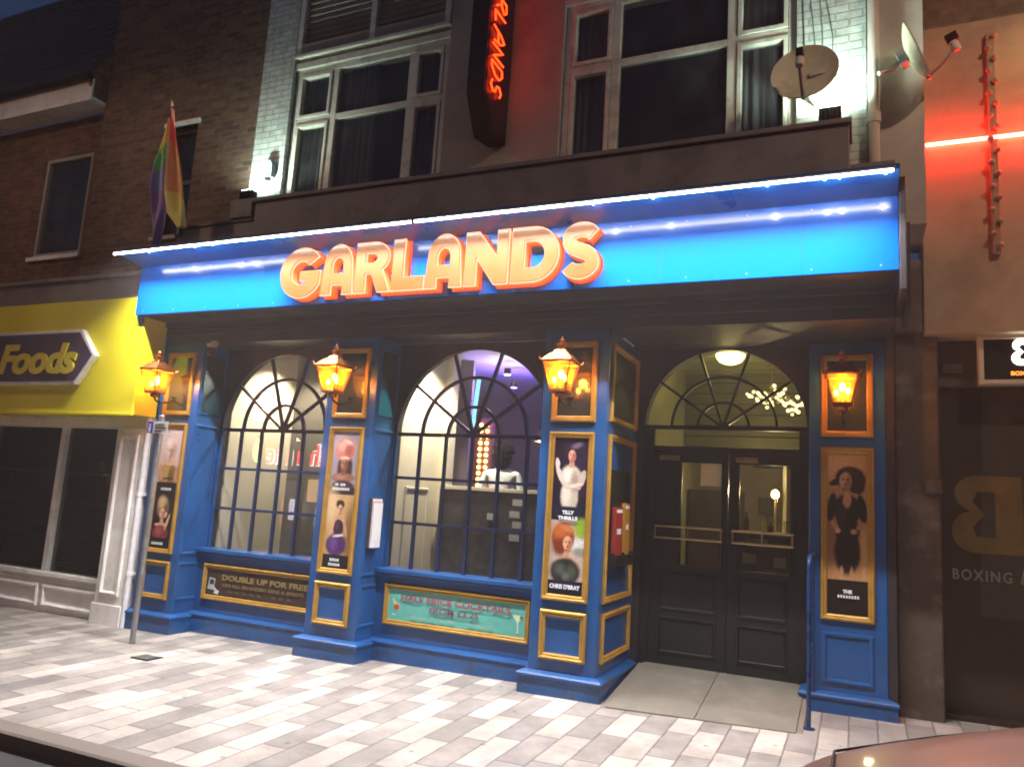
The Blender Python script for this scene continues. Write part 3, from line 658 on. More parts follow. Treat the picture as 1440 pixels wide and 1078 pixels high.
HALO = emi('letter_halo', (1, .05, .01), 2.2)
for ch, x0, x1 in LET:
    w, sp = glyph(ch); z0, hgt = 3.515, .50
    sp = [[(x0+(a/w)*(x1-x0), z0+c*hgt) for a, c in s_] for s_ in sp]
    b = MB(); b.M = FRONT(-.42); b.curve(sp, LSIDE, .018, .092, -.002); L_ = b.build('letter', fs)
    b = MB(); b.M = FRONT(-.42); b.curve(sp, FACE, .1105, .012, -.004); b.build('face', L_)
    b = MB(); b.M = FRONT(-.42); b.curve(sp, RIM, .100, .008, .007); b.build('rim', L_)
    b = MB(); b.M = FRONT(-.42); b.curve(sp, HALO, .004, .010, .013); b.build('halo', L_)

# ------------------------------------------------------------------ copper wall lanterns
AMB = bpy.data.materials.new('amber_pane'); AMB.use_nodes = True; _n = AMB.node_tree; _n.nodes.clear()
_t = N(_n, 'ShaderNodeBsdfTransparent'); _t.inputs[0].default_value = (1, .50, .10, 1); _l = N(_n, 'ShaderNodeBsdfTranslucent'); _l.inputs[0].default_value = (1, .36, .04, 1)
_g = N(_n, 'ShaderNodeTexNoise'); _g.inputs['Scale'].default_value = 9; _c = N(_n, 'ShaderNodeTexCoord'); _n.links.new(_c.outputs['Object'], _g.inputs['Vector'])
_r = N(_n, 'ShaderNodeMapRange'); _r.inputs[3].default_value = .06; _r.inputs[4].default_value = .26; _n.links.new(_g.outputs[0], _r.inputs[0])
_x = N(_n, 'ShaderNodeMixShader'); _n.links.new(_r.outputs[0], _x.inputs[0]); _n.links.new(_t.outputs[0], _x.inputs[1]); _n.links.new(_l.outputs[0], _x.inputs[2])
_o = N(_n, 'ShaderNodeOutputMaterial'); _n.links.new(_x.outputs[0], _o.inputs[0])
BULB = emi('candle_bulb', (1, .62, .22), 120)
def make_lantern():
    t = thing('wall_lantern', (0, 0, 0), 'x', 'lantern', 'copper lanterns on the piers'); oy = -.30; h0, h1 = .070, .124
    b = MB(); z0, z1 = .03, .272
    for sx in (-1, 1):
        for sy in (-1, 1): b.tube([(sx*h0, oy+sy*h0, z0), (sx*h1, oy+sy*h1, z1)], .0075, COPPER, 6)
    for h, z in ((h0, z0), (h1, z1)):
        q = [(-h, oy-h, z), (h, oy-h, z), (h, oy+h, z), (-h, oy+h, z)]; b.tube(q, .009, COPPER, 6, closed=True)
    b.box(-h0-.008, h0+.008, oy-h0-.008, oy+h0+.008, 0.012, .028, COPPER); b.lathe([(.04, -.03), (.05, 0), (.03, .012)], (0, oy, 0), COPPER, 12)
    b.build('cage', t, smooth=True)
    for k in range(4):
        b = MB(); b.M = Matrix.Translation((0, oy, 0)) @ Matrix.Rotation(k*math.pi/2, 4, 'Z')
        b.poly([(-h0, -h0, z0), (h0, -h0, z0), (h1, -h1, z1), (-h1, -h1, z1)], AMB); b.build('glass_pane', t)
    b = MB(); e = .138
    lv = [(e, .274), (e, .286), (.078, .352), (.06, .358), (.045, .385), (.0, .392)]
    vs = []
    for r, z in lv: vs += [(-r, oy-r, z), (r, oy-r, z), (r, oy+r, z), (-r, oy+r, z)]
    b.add(vs, [(4*i+q, 4*i+(q+1) % 4, 4*i+4+(q+1) % 4, 4*i+4+q) for i in range(5) for q in range(4)]+[(3, 2, 1, 0)], COPPER)
    for sx in (-1, 1):
        for sy in (-1, 1): b.tube([(sx*e, oy+sy*e, .280), (sx*(e+.010), oy+sy*(e+.010), .290), (sx*(e+.013), oy+sy*(e+.013), .312)], [.009, .007, .002], COPPER, 6)
    cap = b.build('cap', t, bevel=.003)
    b = MB(); b.lathe([(.045, .385), (.05, .392), (.028, .402), (.02, .415), (.042, .425), (.046, .437), (.03, .447), (.015, .455), (.024, .465), (.026, .475), (.016, .485), (.008, .495), (.002, .512)], (0, oy, 0), COPPER, 14); b.build('finial', cap, smooth=True)
    for dx, dy, z in ((0, .01, .175), (-.045, -.02, .12), (.045, -.02, .135)):
        b = MB(); b.ball((dx, oy+dy, z), .024 if dx == 0 else .017, BULB, 10, (1, 1, 1.5)); b.build('bulb', t, smooth=True)
    b = MB()
    for dx, dy, z in ((0, .01, .15), (-.045, -.02, .095), (.045, -.02, .11)): b.tube([(dx, oy+dy, .03), (dx, oy+dy, z)], .008, mat('candle_sleeve', (.7, .5, .3), .6), 8)
    b.build('candle_holder', t)
    b = MB(); b.tube([(0, oy, -.02), (0, oy+.02, -.06), (0, oy+.10, -.085), (0, oy+.22, -.06), (0, 0, -.02)], .010, IRON, 8); b.lathe([(.035, 0), (.035, .012), (.02, .016)], (0, 0, 0), IRON, 12)
    b.build('bracket', t, smooth=True)
    lamp('lantern_light', 'POINT', (0, oy-.005, .19), P_LANTERN, (1, .50, .12), t, shadow_soft_size=.03)
    return t
lan = make_lantern()
for i, (x, y, z, rz, lab) in enumerate(((C1-.06, 0, 2.55, .06, 'lit copper lantern beside the yellow shop sign'), (C2, 0, 2.555, -.03, 'lit copper lantern between the two arched windows'),
        (C3-.04, 0, 2.56, .03, 'lit copper lantern on the pier left of the entrance doors'), (C4-.03, .85, 2.575, 0, 'lit copper lantern right of the entrance doors, its cap in shadow'))):
    o = lan if i == 0 else copy_tree(lan)
    o.location = (x, y, z); o.rotation_euler = (0, 0, rz); o['label'] = lab

# ------------------------------------------------------------------ framed posters on the piers
SK, SK2 = '#caa083', '#a87a5c'
def E_(cx, cy, rx, ry, c, n=22, a0=0, a1=360): return (arc(cx, cy, rx, ry, a0, a1, n)[:-1] if a1-a0 == 360 else arc(cx, cy, rx, ry, a0, a1, n), c)
def art(parent, name, M, u0, u1, v0, v1, shapes, texts=()):
    b = MB(); b.M = M; W_, H_ = u1-u0, v1-v0
    for i, (pts, c) in enumerate(shapes):
        m = mat('print_'+c.lstrip('#'), lin(c), .42, var=.10, scale=14, coat=.15)
        b.add([(u0+x*W_, v0+y*H_, .006+i*.0005) for x, y in pts], [tuple(range(len(pts)))], m)
    for t, x, y, s, wd, c in texts:
        m = mat('print_'+c.lstrip('#'), lin(c), .5)
        if t is None:   # lettering too small to read: a row of letter-like strokes
            n = max(3, int(wd*16)); rnd = random.Random(int(x*997+y*131))
            for k in range(n):
                if rnd.random() < .12: continue
                a = x-wd/2+wd*k/n; ww = wd/n*.62
                b.add([(u0+a*W_, v0+y*H_, .02), (u0+(a+ww)*W_, v0+y*H_, .02), (u0+(a+ww)*W_, v0+(y+s*(.8+.2*rnd.random()))*H_, .02), (u0+a*W_, v0+(y+s)*H_, .02)], [(0, 1, 2, 3)], m)
        else: b.text(t, s*H_*1.35, u0+x*W_, v0+y*H_, m, .018, .001, bold=.0022, width=wd*W_, align='CENTER')
    return b.build(name, parent, recalc=False)
def photo_print(name, W_, shapes, grain=.16):
    """a printed photograph as one procedural material: soft-edged patches of colour in poster-width units"""
    m = bpy.data.materials.new(name); m.use_nodes = True; nt = m.node_tree; L = nt.links.new; b = nt.nodes['Principled BSDF']
    tc = N(nt, 'ShaderNodeTexCoord'); sp = N(nt, 'ShaderNodeSeparateXYZ'); L(tc.outputs['Object'], sp.inputs[0]); cb = N(nt, 'ShaderNodeCombineXYZ')
    for i, ax, off in ((0, 0, .5), (1, 2, -.05/W_)):
        q = N(nt, 'ShaderNodeMath', operation='MULTIPLY_ADD'); q.inputs[1].default_value = 1/W_; q.inputs[2].default_value = off; L(sp.outputs[ax], q.inputs[0]); L(q.outputs[0], cb.inputs[i])
    wz = N(nt, 'ShaderNodeTexNoise'); wz.inputs['Scale'].default_value = 7; wz.inputs['Detail'].default_value = 5; L(cb.outputs[0], wz.inputs['Vector'])
    wsub = N(nt, 'ShaderNodeVectorMath', operation='MULTIPLY_ADD'); wsub.inputs[1].default_value = (.05, .05, 0); wsub.inputs[2].default_value = (-.025, -.025, 0); L(wz.outputs['Color'], wsub.inputs[0])
    wp = N(nt, 'ShaderNodeVectorMath', operation='ADD'); L(cb.outputs[0], wp.inputs[0]); L(wsub.outputs[0], wp.inputs[1])
    col = None
    for sh in shapes:
        kind, cx, cy, rx, ry, rot, c, soft = sh
        if col is None:
            rgb = N(nt, 'ShaderNodeRGB'); rgb.outputs[0].default_value = (*lin(c), 1); col = rgb.outputs[0]; continue
        d = N(nt, 'ShaderNodeVectorMath', operation='SUBTRACT'); d.inputs[1].default_value = (cx, cy, 0); L(wp.outputs[0] if kind == 'E' else cb.outputs[0], d.inputs[0]); o = d.outputs[0]
        if rot:
            r_ = N(nt, 'ShaderNodeVectorRotate', rotation_type='Z_AXIS'); r_.inputs['Angle'].default_value = R(-rot); L(o, r_.inputs['Vector']); o = r_.outputs[0]
        ml = N(nt, 'ShaderNodeVectorMath', operation='MULTIPLY'); ml.inputs[1].default_value = (1/rx, 1/ry, 0); L(o, ml.inputs[0]); o = ml.outputs[0]
        if kind == 'E':
            ln = N(nt, 'ShaderNodeVectorMath', operation='LENGTH'); L(o, ln.inputs[0]); dd = ln.outputs['Value']
        else:
            ab = N(nt, 'ShaderNodeVectorMath', operation='ABSOLUTE'); L(o, ab.inputs[0]); s3 = N(nt, 'ShaderNodeSeparateXYZ'); L(ab.outputs[0], s3.inputs[0])
            mxx = N(nt, 'ShaderNodeMath', operation='MAXIMUM'); L(s3.outputs[0], mxx.inputs[0]); L(s3.outputs[1], mxx.inputs[1]); dd = mxx.outputs[0]
        mr = N(nt, 'ShaderNodeMapRange', interpolation_type='SMOOTHSTEP'); mr.inputs[1].default_value = 1-soft; mr.inputs[2].default_value = 1+soft; mr.inputs[3].default_value = 1; mr.inputs[4].default_value = 0; L(dd, mr.inputs[0])
        mx = N(nt, 'ShaderNodeMix', data_type='RGBA'); L(mr.outputs[0], mx.inputs['Factor']); L(col, mx.inputs['A']); mx.inputs['B'].default_value = (*lin(c), 1); col = mx.outputs['Result']
    g = N(nt, 'ShaderNodeTexNoise'); g.inputs['Scale'].default_value = 16; g.inputs['Detail'].default_value = 8; g.inputs['Roughness'].default_value = .7; L(cb.outputs[0], g.inputs['Vector'])
    gm = N(nt, 'ShaderNodeMapRange'); gm.inputs[1].default_value = .3; gm.inputs[2].default_value = .7; gm.inputs[3].default_value = 1-grain*1.6; gm.inputs[4].default_value = 1+grain*1.6; L(g.outputs[0], gm.inputs[0])
    sc = N(nt, 'ShaderNodeVectorMath', operation='SCALE'); L(col, sc.inputs[0]); L(gm.outputs[0], sc.inputs['Scale']); L(sc.outputs[0], b.inputs['Base Color'])
    b.inputs['Roughness'].default_value = .3; b.inputs['Coat Weight'].default_value = .3; b.inputs['Coat Roughness'].default_value = .12
    return m
def E2(cx, cy, rx, ry, c, rot=0, soft=.16): return ('E', cx, cy, rx, ry, rot, c, soft)
def B2(v0, v1, c, u0=-.1, u1=1.1): return ('B', (u0+u1)/2, (v0+v1)/2, (u1-u0)/2, (v1-v0)/2, 0, c, .015)
def face2(cx, cy, rx, ry, c, dark, lip='#9a3a3c'):
    return [E2(cx, cy, rx, ry, c), E2(cx+rx*.55, cy-ry*.1, rx*.4, ry*.7, dark, 0, .6), E2(cx, cy-ry*.9, rx*.55, ry*.25, dark, 0, .5), E2(cx-rx*.4, cy+ry*.18, rx*.22, ry*.09, '#241815', 0, .5), E2(cx+rx*.4, cy+ry*.18, rx*.22, ry*.09, '#241815', 0, .5),
            E2(cx-rx*.4, cy+ry*.36, rx*.28, ry*.05, dark, 8, .6), E2(cx+rx*.4, cy+ry*.36, rx*.28, ry*.05, dark, -8, .6), E2(cx+rx*.05, cy-ry*.12, rx*.12, ry*.22, dark, 0, .8), E2(cx, cy-ry*.45, rx*.34, ry*.11, lip, 0, .4)]
A1 = [E2(0, 0, 1, 1, '#c9aeac'), E2(.15, 3.9, .5, .5, '#dbc6c4', 0, .7), E2(.5, 2.52, .46, .42, '#8f6a3c'), E2(.42, 2.66, .25, .34, '#b48c50', 0, .4), E2(.62, 2.52, .12, .3, '#6d4d2b', 0, .6), E2(.5, 2.42, .26, .03, '#33241e'), E2(.12, 2.62, .09, .32, '#c29077', 12), E2(.9, 2.62, .09, .3, '#b5826a', -12), E2(.5, 2.98, .34, .10, '#d0a58c'), E2(.5, 3.5, .27, .36, '#dcbcb4', 0, .25), E2(.40, 3.68, .14, .16, '#efdcd6', 0, .6), E2(.66, 3.4, .12, .28, '#b8948d', 0, .6), E2(.5, 3.1, .09, .13, '#c59a80')] + face2(.5, 3.36, .135, .19, '#d9b29b', '#a97e6a') + [
      B2(-.1, 2.28, '#211c22'), E2(.45, 1.42, .27, .36, '#8f7350', 0, .3), E2(.40, 1.58, .18, .20, '#c9ac7c', 0, .6), E2(.60, 1.28, .12, .24, '#6c5236', 0, .5), E2(.47, .93, .08, .14, '#c29378'), E2(.46, .80, .3, .08, '#c9997d'), E2(.46, .52, .37, .27, '#6f2c30'), E2(.38, .6, .16, .16, '#96494a', 0, .7), E2(.74, .92, .055, .30, '#d0a085', -18), E2(.62, 1.16, .07, .10, '#dcb095', -30)] + face2(.46, 1.2, .125, .175, '#ddb399', '#a5785f', '#b0353c') + [B2(-.1, .36, '#17181f'), B2(2.0, 2.28, '#17181f')]
A2 = [E2(0, 0, 1, 1, '#8b828e'), E2(.2, 3.9, .4, .4, '#a39aa6', 0, .7), E2(.53, 3.05, .29, .5, '#2b1d20', 0, .2), E2(.5, 3.66, .37, .37, '#bb7466', 0, .12), E2(.40, 3.78, .2, .16, '#dc9c88', 15, .6), E2(.64, 3.62, .16, .2, '#985347', 0, .6), E2(.58, 3.9, .16, .05, '#e8b6a3', -20, .6), E2(.5, 2.78, .43, .15, '#7d5543', 0), E2(.40, 2.80, .2, .08, '#9a6d57', 0, .6), E2(.5, 2.5, .44, .2, '#2b2030'), E2(.36, 2.55, .12, .10, '#43344a', 0, .7), E2(.5, 2.98, .09, .12, '#6c4737')] + face2(.5, 3.2, .135, .19, '#96694f', '#5f3d2d') + [E2(.5, 3.40, .17, .035, '#cdbba6', 0, .4), B2(-.1, 2.48, '#1b1c29'), B2(.42, 2.26, '#b39266'), E2(.1, 1.9, .3, .5, '#cdb08a', 0, .7), E2(.9, 1.0, .2, .9, '#7d5c3b', 0, .5), E2(.5, 1.95, .155, .15, '#2a1913'), E2(.5, 1.55, .06, .10, '#b98a6c'), E2(.5, 1.45, .22, .07, '#c9987a'), E2(.5, 1.24, .19, .26, '#2a1a28'), E2(.44, 1.3, .08, .14, '#46304a', 0, .7), E2(.75, 1.22, .05, .26, '#b98a6c', 16), E2(.26, 1.22, .05, .26, '#c9987a', -16), E2(.46, .72, .38, .34, '#43265a'), E2(.36, .78, .14, .24, '#5f3f7c', 0, .7), E2(.52, 1.0, .2, .04, '#cfc4c8', 6, .4)] + face2(.5, 1.80, .098, .145, '#d3a283', '#9b6c50') + [B2(-.1, .42, '#17181f')]
A3 = [E2(0, 0, 1, 1, '#1f1628'), E2(.8, 3.3, .4, .7, '#2c2036', 0, .8), E2(.50, 2.62, .25, .42, '#b9ac9f'), E2(.42, 2.7, .12, .34, '#d8cdbf', 0, .6), E2(.52, 3.12, .29, .34, '#c4b5a7'), E2(.42, 3.2, .14, .2, '#e0d6ca', 0, .6), E2(.64, 3.0, .12, .26, '#9b8b80', 0, .6), E2(.2, 3.2, .075, .26, '#d8bdb5', 24), E2(.12, 3.5, .06, .15, '#e3c4c6', 8), E2(.84, 3.1, .10, .24, '#b9aaa0', -16), E2(.66, 2.92, .22, .06, '#cdbfb4', 12), E2(.76, 2.86, .06, .05, '#c9a08c'), E2(.53, 3.50, .07, .11, '#b98672'), E2(.5, 3.80, .18, .22, '#36191f'), E2(.5, 3.98, .21, .085, '#2a1c30', -6), E2(.66, 4.0, .15, .07, '#6d6072', 18, .5)] + face2(.53, 3.72, .105, .155, '#d59c8a', '#9a6357', '#a52f38') + [
      B2(-.1, 2.34, '#1b1e33'), B2(.38, 1.97, '#b9a598'), E2(.9, 1.78, .22, .26, '#86a532', 0, .35), E2(.82, 1.36, .3, .15, '#cfd2cf', 0, .3), E2(.9, 1.15, .2, .12, '#8d8f88', 0, .5), E2(.38, 1.50, .33, .38, '#8a4020', 0, .12), E2(.28, 1.66, .2, .2, '#b8622f', 0, .7), E2(.30, 1.25, .2, .22, '#74341b', 0, .5), E2(.5, 1.76, .2, .1, '#c07442', -20, .7), E2(.5, 1.04, .09, .14, '#c18f72'), E2(.48, .93, .2, .08, '#cf9d80'), E2(.48, .62, .43, .36, '#282b2a'), E2(.32, .68, .14, .14, '#4d534f', 0, .8), E2(.66, .62, .12, .16, '#474c42', 0, .8), E2(.5, .5, .1, .1, '#5a605a', 0, .8)] + face2(.52, 1.36, .13, .20, '#d9a486', '#a46c50', '#a93238') + [B2(-.1, .38, '#1b1e33')]
A4 = [E2(0, 0, 1, 1, '#a6794f'), E2(.3, 3.9, .6, .4, '#c39465', 0, .8), E2(.05, 2.0, .2, .8, '#7f5b3c', 0, .6), E2(.9, 1.6, .09, .62, '#b98d62', 0, .4), E2(.58, 3.55, .37, .32, '#211412', 0, .14), E2(.74, 3.40, .2, .28, '#2a1916'), E2(.24, 3.46, .2, .09, '#2b1b17', 28), E2(.6, 3.72, .18, .08, '#3f2620', -14, .7), E2(.5, 3.08, .30, .11, '#a97a5d'), E2(.48, 3.2, .1, .14, '#9c6e53'), E2(.12, 2.78, .11, .38, '#171113', -8), E2(.86, 2.76, .11, .38, '#171113', 8), E2(.5, 2.72, .34, .42, '#1b1416'), E2(.5, 2.15, .30, .42, '#181214'), E2(.5, 1.62, .32, .58, '#1c1517'), E2(.38, 2.5, .1, .4, '#2b2224', 0, .8), E2(.5, 3.0, .10, .22, '#b38163', 0, .3), E2(.2, 2.30, .07, .13, '#a97a5d', 40), E2(.27, 2.16, .08, .07, '#bb8a6c'), E2(.82, 2.32, .07, .13, '#9c6e53', -40), E2(.66, 2.16, .08, .07, '#b38163'), E2(.36, 1.06, .045, .2, '#b08063'), E2(.6, 1.06, .045, .2, '#a67659')] + face2(.46, 3.48, .15, .23, '#b98a6c', '#7f583f', '#7f2a2c') + [B2(-.1, .90, '#15120f')]
WT = '#dfe3ea'
POST = [(C1, 0, A1, [(None, .55, .475, .022, .5, WT), (None, .45, .03, .022, .55, WT)], 'gilt framed poster of a performer in pale wig and gold dress above one in red', C1),
        (C2, 0, A2, [(None, .5, .60, .018, .46, WT), (None, .5, .567, .02, .66, WT), (None, .5, .055, .02, .36, WT), (None, .5, .022, .02, .44, WT)], 'gilt framed poster of a performer in pink turban above one in purple skirt', C2),
        (C3, 0, A3, [('TILLY', .5, .508, .022, .34, WT), ('THRILLS', .5, .472, .022, .56, WT), ("CHRIS D'BRAY", .5, .042, .026, .86, WT)], 'gilt framed poster of a performer in white gown above one with ginger curls', C3),
        (C4, .85, A4, [('THE', .5, .135, .02, .22, WT), (None, .5, .105, .018, .6, WT)], 'tall gilt framed poster of one performer in long black dress, right of the doors', C4)]
for c, y, shp, tx, lab, cc in POST:
    t = thing('framed_poster', (c, y, PB), lab, 'poster', 'framed posters on the piers')
    b = MB(); b.M = FRONT(y); b.frame(c-FW, c+FW, PB, PT, GPROF, GOLD); b.build('frame', t)
    pw = 2*FW-.10
    b = MB(); b.M = FRONT(y); b.poly([(c-pw/2, PB+.05, .006), (c+pw/2, PB+.05, .006), (c+pw/2, PT-.05, .006), (c-pw/2, PT-.05, .006)], photo_print('poster_photo', pw, shp)); pp = b.build('poster_print', t)
    for line in tx: art(pp, 'caption', FRONT(y), c-FW+.05, c+FW-.05, PB+.05, PT-.05, [], [line])
# banner boards below the windows
for hx, z0, z1, bgc, lab in ((-3.669, .308, .702, '#3a2a20', 'gilt framed dark brown board reading DOUBLE UP FOR FREE'), (-1.224, .325, .725, '#5fb3a8', 'gilt framed turquoise board reading HALF PRICE COCKTAILS')):
    u0, u1 = hx-.80, hx+.80
    t = thing('offer_board', (hx, .30, z0), lab, 'sign board', 'gilt framed offer boards under the windows')
    b = MB(); b.M = FRONT(.30); b.frame(u0, u1, z0, z1, GPROF, GOLD); b.build('frame', t)
    q = [([(0, 0), (1, 0), (1, 1), (0, 1)], bgc)]
    if hx < -3:
        g = '#8d7a45'
        q += [([(.02, .22), (.09, .20), (.115, .06), (.12, .2), (.085, .34), (.09, .62), (.03, .66)], '#a9b1b4'), ([(.035, .40), (.08, .40), (.08, .58), (.037, .6)], '#3a2a20'), ([(.085, .08), (.125, .05), (.14, .18), (.10, .26)], '#c3c9cc')]
        tx = [('DOUBLE UP FOR FREE', .56, .62, .20, .80, g), ('ON ALL BRANDED GINS & SPIRITS', .55, .385, .12, .76, '#6f5e3c'), (None, .54, .17, .10, .62, '#544632')]
    else:
        rd = '#a1405c'
        q += [([(.03, .72), (.09, .50), (.095, .35), (.075, .35), (.04, .55)], '#c9c57a'), E_(.068, .42, .022, .09, '#b04a3c'), ([(.03, .16), (.07, .16), (.05, .22)], '#cfe5e0'), ([(.91, .66), (.985, .66), (.952, .42), (.955, .16), (.975, .12), (.93, .12), (.948, .16), (.945, .42)], '#cfe0c0'), E_(.972, .60, .012, .05, '#55734a')]
        tx = [('HALF PRICE COCKTAILS', .50, .66, .19, .80, rd), ('FROM £3.25', .50, .38, .17, .36, '#7d4a5e'), (None, .5, .15, .09, .62, '#86a7a2')]
    art(t, 'board_print', FRONT(.30), u0+.05, u1-.05, z0+.05, z1-.05, q, tx)

# ------------------------------------------------------------------ projecting neon blade sign
t = thing('projecting_sign', (-1.165, .40, 5.3), 'tall black projecting sign with vertical red neon letters on the upper wall', 'neon sign')
b = MB(); b.M = SIDE(-1.265); b.prism([(.40, 5.33), (.05, 5.28), (-.17, 5.66), (-.17, 8.0), (.40, 8.0)], 0, .20, mat('sign_black', (.018, .015, .02), .4, var=.25, scale=3)); b.build('sign_box', t, bevel=.006)
b = MB(); b.M = SIDE(-1.065); b.prism([(.36, 5.39), (.07, 5.35), (-.13, 5.69), (-.13, 7.94), (.36, 7.94)], .001, .006, mat('sign_face', (.03, .02, .04), .3)); b.build('sign_face', t)
NEON = emi('red_neon', (1, .035, .004), 5.5)
STR = {'G': [[(.8, .8), (.55, 1), (.2, .85), (.05, .5), (.2, .12), (.55, 0), (.85, .2), (.85, .45), (.5, .45)]], 'A': [[(0, 0), (.15, .65), (.45, 1), (.75, .65), (.9, 0)], [(.12, .4), (.8, .4)]],
       'R': [[(.05, 0), (.05, 1), (.55, 1), (.8, .78), (.55, .52), (.05, .5)], [(.4, .5), (.85, 0)]], 'L': [[(.1, 1), (.1, 0), (.75, 0)]], 'N': [[(.05, 0), (.05, 1), (.8, 0), (.8, 1)]],
       'D': [[(.05, 0), (.05, 1), (.45, 1), (.8, .7), (.8, .3), (.45, 0), (.05, 0)]], 'S': [[(.75, .85), (.45, 1), (.15, .82), (.25, .58), (.65, .42), (.75, .18), (.45, 0), (.1, .15)]]}
b = MB(); zt = 7.16; step = .188
for i, ch in enumerate('GARLANDS'):
    for st in STR[ch]:
        pts = []
        for j in range(len(st)-1):
            for k in range(4): a = k/4; pts.append((st[j][0]*(1-a)+st[j+1][0]*a, st[j][1]*(1-a)+st[j+1][1]*a))
        pts.append(st[-1])
        b.tube([(-1.035, -.10+q[1]*.24+q[0]*.03, zt-i*step-q[0]*.165) for q in pts], .0095, NEON, 6)
b.build('neon_lettering', t, smooth=True)

# ------------------------------------------------------------------ floodlights on the parapet
def flood(x, lab, e, ang, cone):
    t = thing('floodlight', (x, .12, 4.93), lab, 'floodlight', 'floodlights washing the white brick piers')
    b = MB(); b.box(x-.09, x+.09, .06, .16, 4.95, 5.07, IRON); b.box(x-.012, x+.012, .10, .13, 4.91, 4.96, IRON)
    for i in range(5): b.box(x-.07+.03*i, x-.06+.03*i, .035, .061, 4.96, 5.06, IRON)
    b.build('housing', t, bevel=.006)
    b = MB(); b.box(x-.075, x+.075, .07, .15, 5.071, 5.076, emi('flood_lens', (.85, 1, .92), 30)); b.build('lens', t)
    l = lamp('flood_beam', 'SPOT', (x, .11, 5.09), e, (.76, 1, .86), t, spot_size=R(cone), spot_blend=.7, shadow_soft_size=.05)
    l.rotation_euler = (R(180-ang), 0, 0)
flood(-4.30, 'small black floodlight at the foot of the left white brick pier', P_FLOOD_W, 14, 150)
flood(2.13, 'small black floodlight at the foot of the right white brick pier', P_FLOOD_E, 14, 150)
# bell box on the left white pier
t = thing('alarm_box', (-4.26, .40, 5.42), 'pale blue alarm box low on the left white brick pier', 'alarm box')
b = MB(); b.M = FRONT(.40); b.prism([(-4.33, 5.34), (-4.19, 5.34), (-4.19, 5.50), (-4.22, 5.56), (-4.30, 5.56), (-4.33, 5.50)], 0, .08, mat('pale_blue_box', (.35, .42, .46), .4)); b.build('cover', t, bevel=.008)
b = MB(); b.M = FRONT(.32); b.box(-4.29, -4.23, 5.31, 5.338, -.05, 0, IRON); b.build('lamp_cap', t)

# ------------------------------------------------------------------ satellite dishes
DISH = mat('dish_grey', (.62, .57, .40), .55, var=.15, scale=5, tint=(.25, .22, .15), tscale=4, tamt=.5)
def dish(loc, rot, rx, rz, lab, arm_back):
    t = thing('satellite_dish', loc, lab, 'satellite dish', 'satellite dishes on the upper walls'); t.rotation_euler = rot
    M0 = Matrix.Translation(loc)
    b = MB(); b.M = M0; vs = []; fs = []; n = 32; rings = 7
    for side, off in ((0, 0), (1, .012)):
        for i in range(rings+1):
            r = i/rings
            for k in range(n):
                q = 2*math.pi*k/n; vs.append((rx*r*math.cos(q), .075*(1-r*r)+off, rz*r*math.sin(q)))
    o2 = (rings+1)*n
    for s_ in (0, o2):
        for i in range(rings):
            for k in range(n): fs.append((s_+i*n+k, s_+i*n+(k+1) % n, s_+(i+1)*n+(k+1) % n, s_+(i+1)*n+k))
    for k in range(n): fs.append((rings*n+k, rings*n+(k+1) % n, o2+rings*n+(k+1) % n, o2+rings*n+k))
    b.add(vs, fs, DISH); b.box(.04, .17, .045, .062, -.02, .035, mat('dish_plate', (.55, .54, .5), .5)); b.build('reflector', t, smooth=True)
    b = MB(); b.M = M0; b.tube([(0, .03, -rz*.98), (0, -.12, -rz*.80), (0, -.24, -rz*.52)], .014, GREYP, 8); b.build('feed_arm', t, smooth=True)
    b = MB(); b.M = M0; b.lathe([(.03, -.03), (.035, 0), (.035, .05), (.02, .06)], (0, -.24, -rz*.52), mat('feed_white', (.55, .53, .46), .5), 12); b.box(-.028, .028, -.29, -.20, -rz*.52+.06, -rz*.52+.13, IRON); b.build('feed_horn', t, bevel=.003)
    b = MB(); b.M = M0; b.box(-.06, .06, .09, .15, -.06, .06, GREYP); b.tube([(0, .13, 0), (0, .22, -.03), arm_back], .02, GREYP, 8); b.build('bracket', t, smooth=True)
dish((1.93, -.02, 5.385), (R(-15), 0, R(-4)), .275, .29, 'oval satellite dish facing the street on the right white brick pier', (.06, .40, -.03))
dish((2.80, .16, 5.50), (R(-20), 0, R(79)), .25, .27, 'satellite dish seen edge on beside the beige panel', (-.08, .32, -.05))

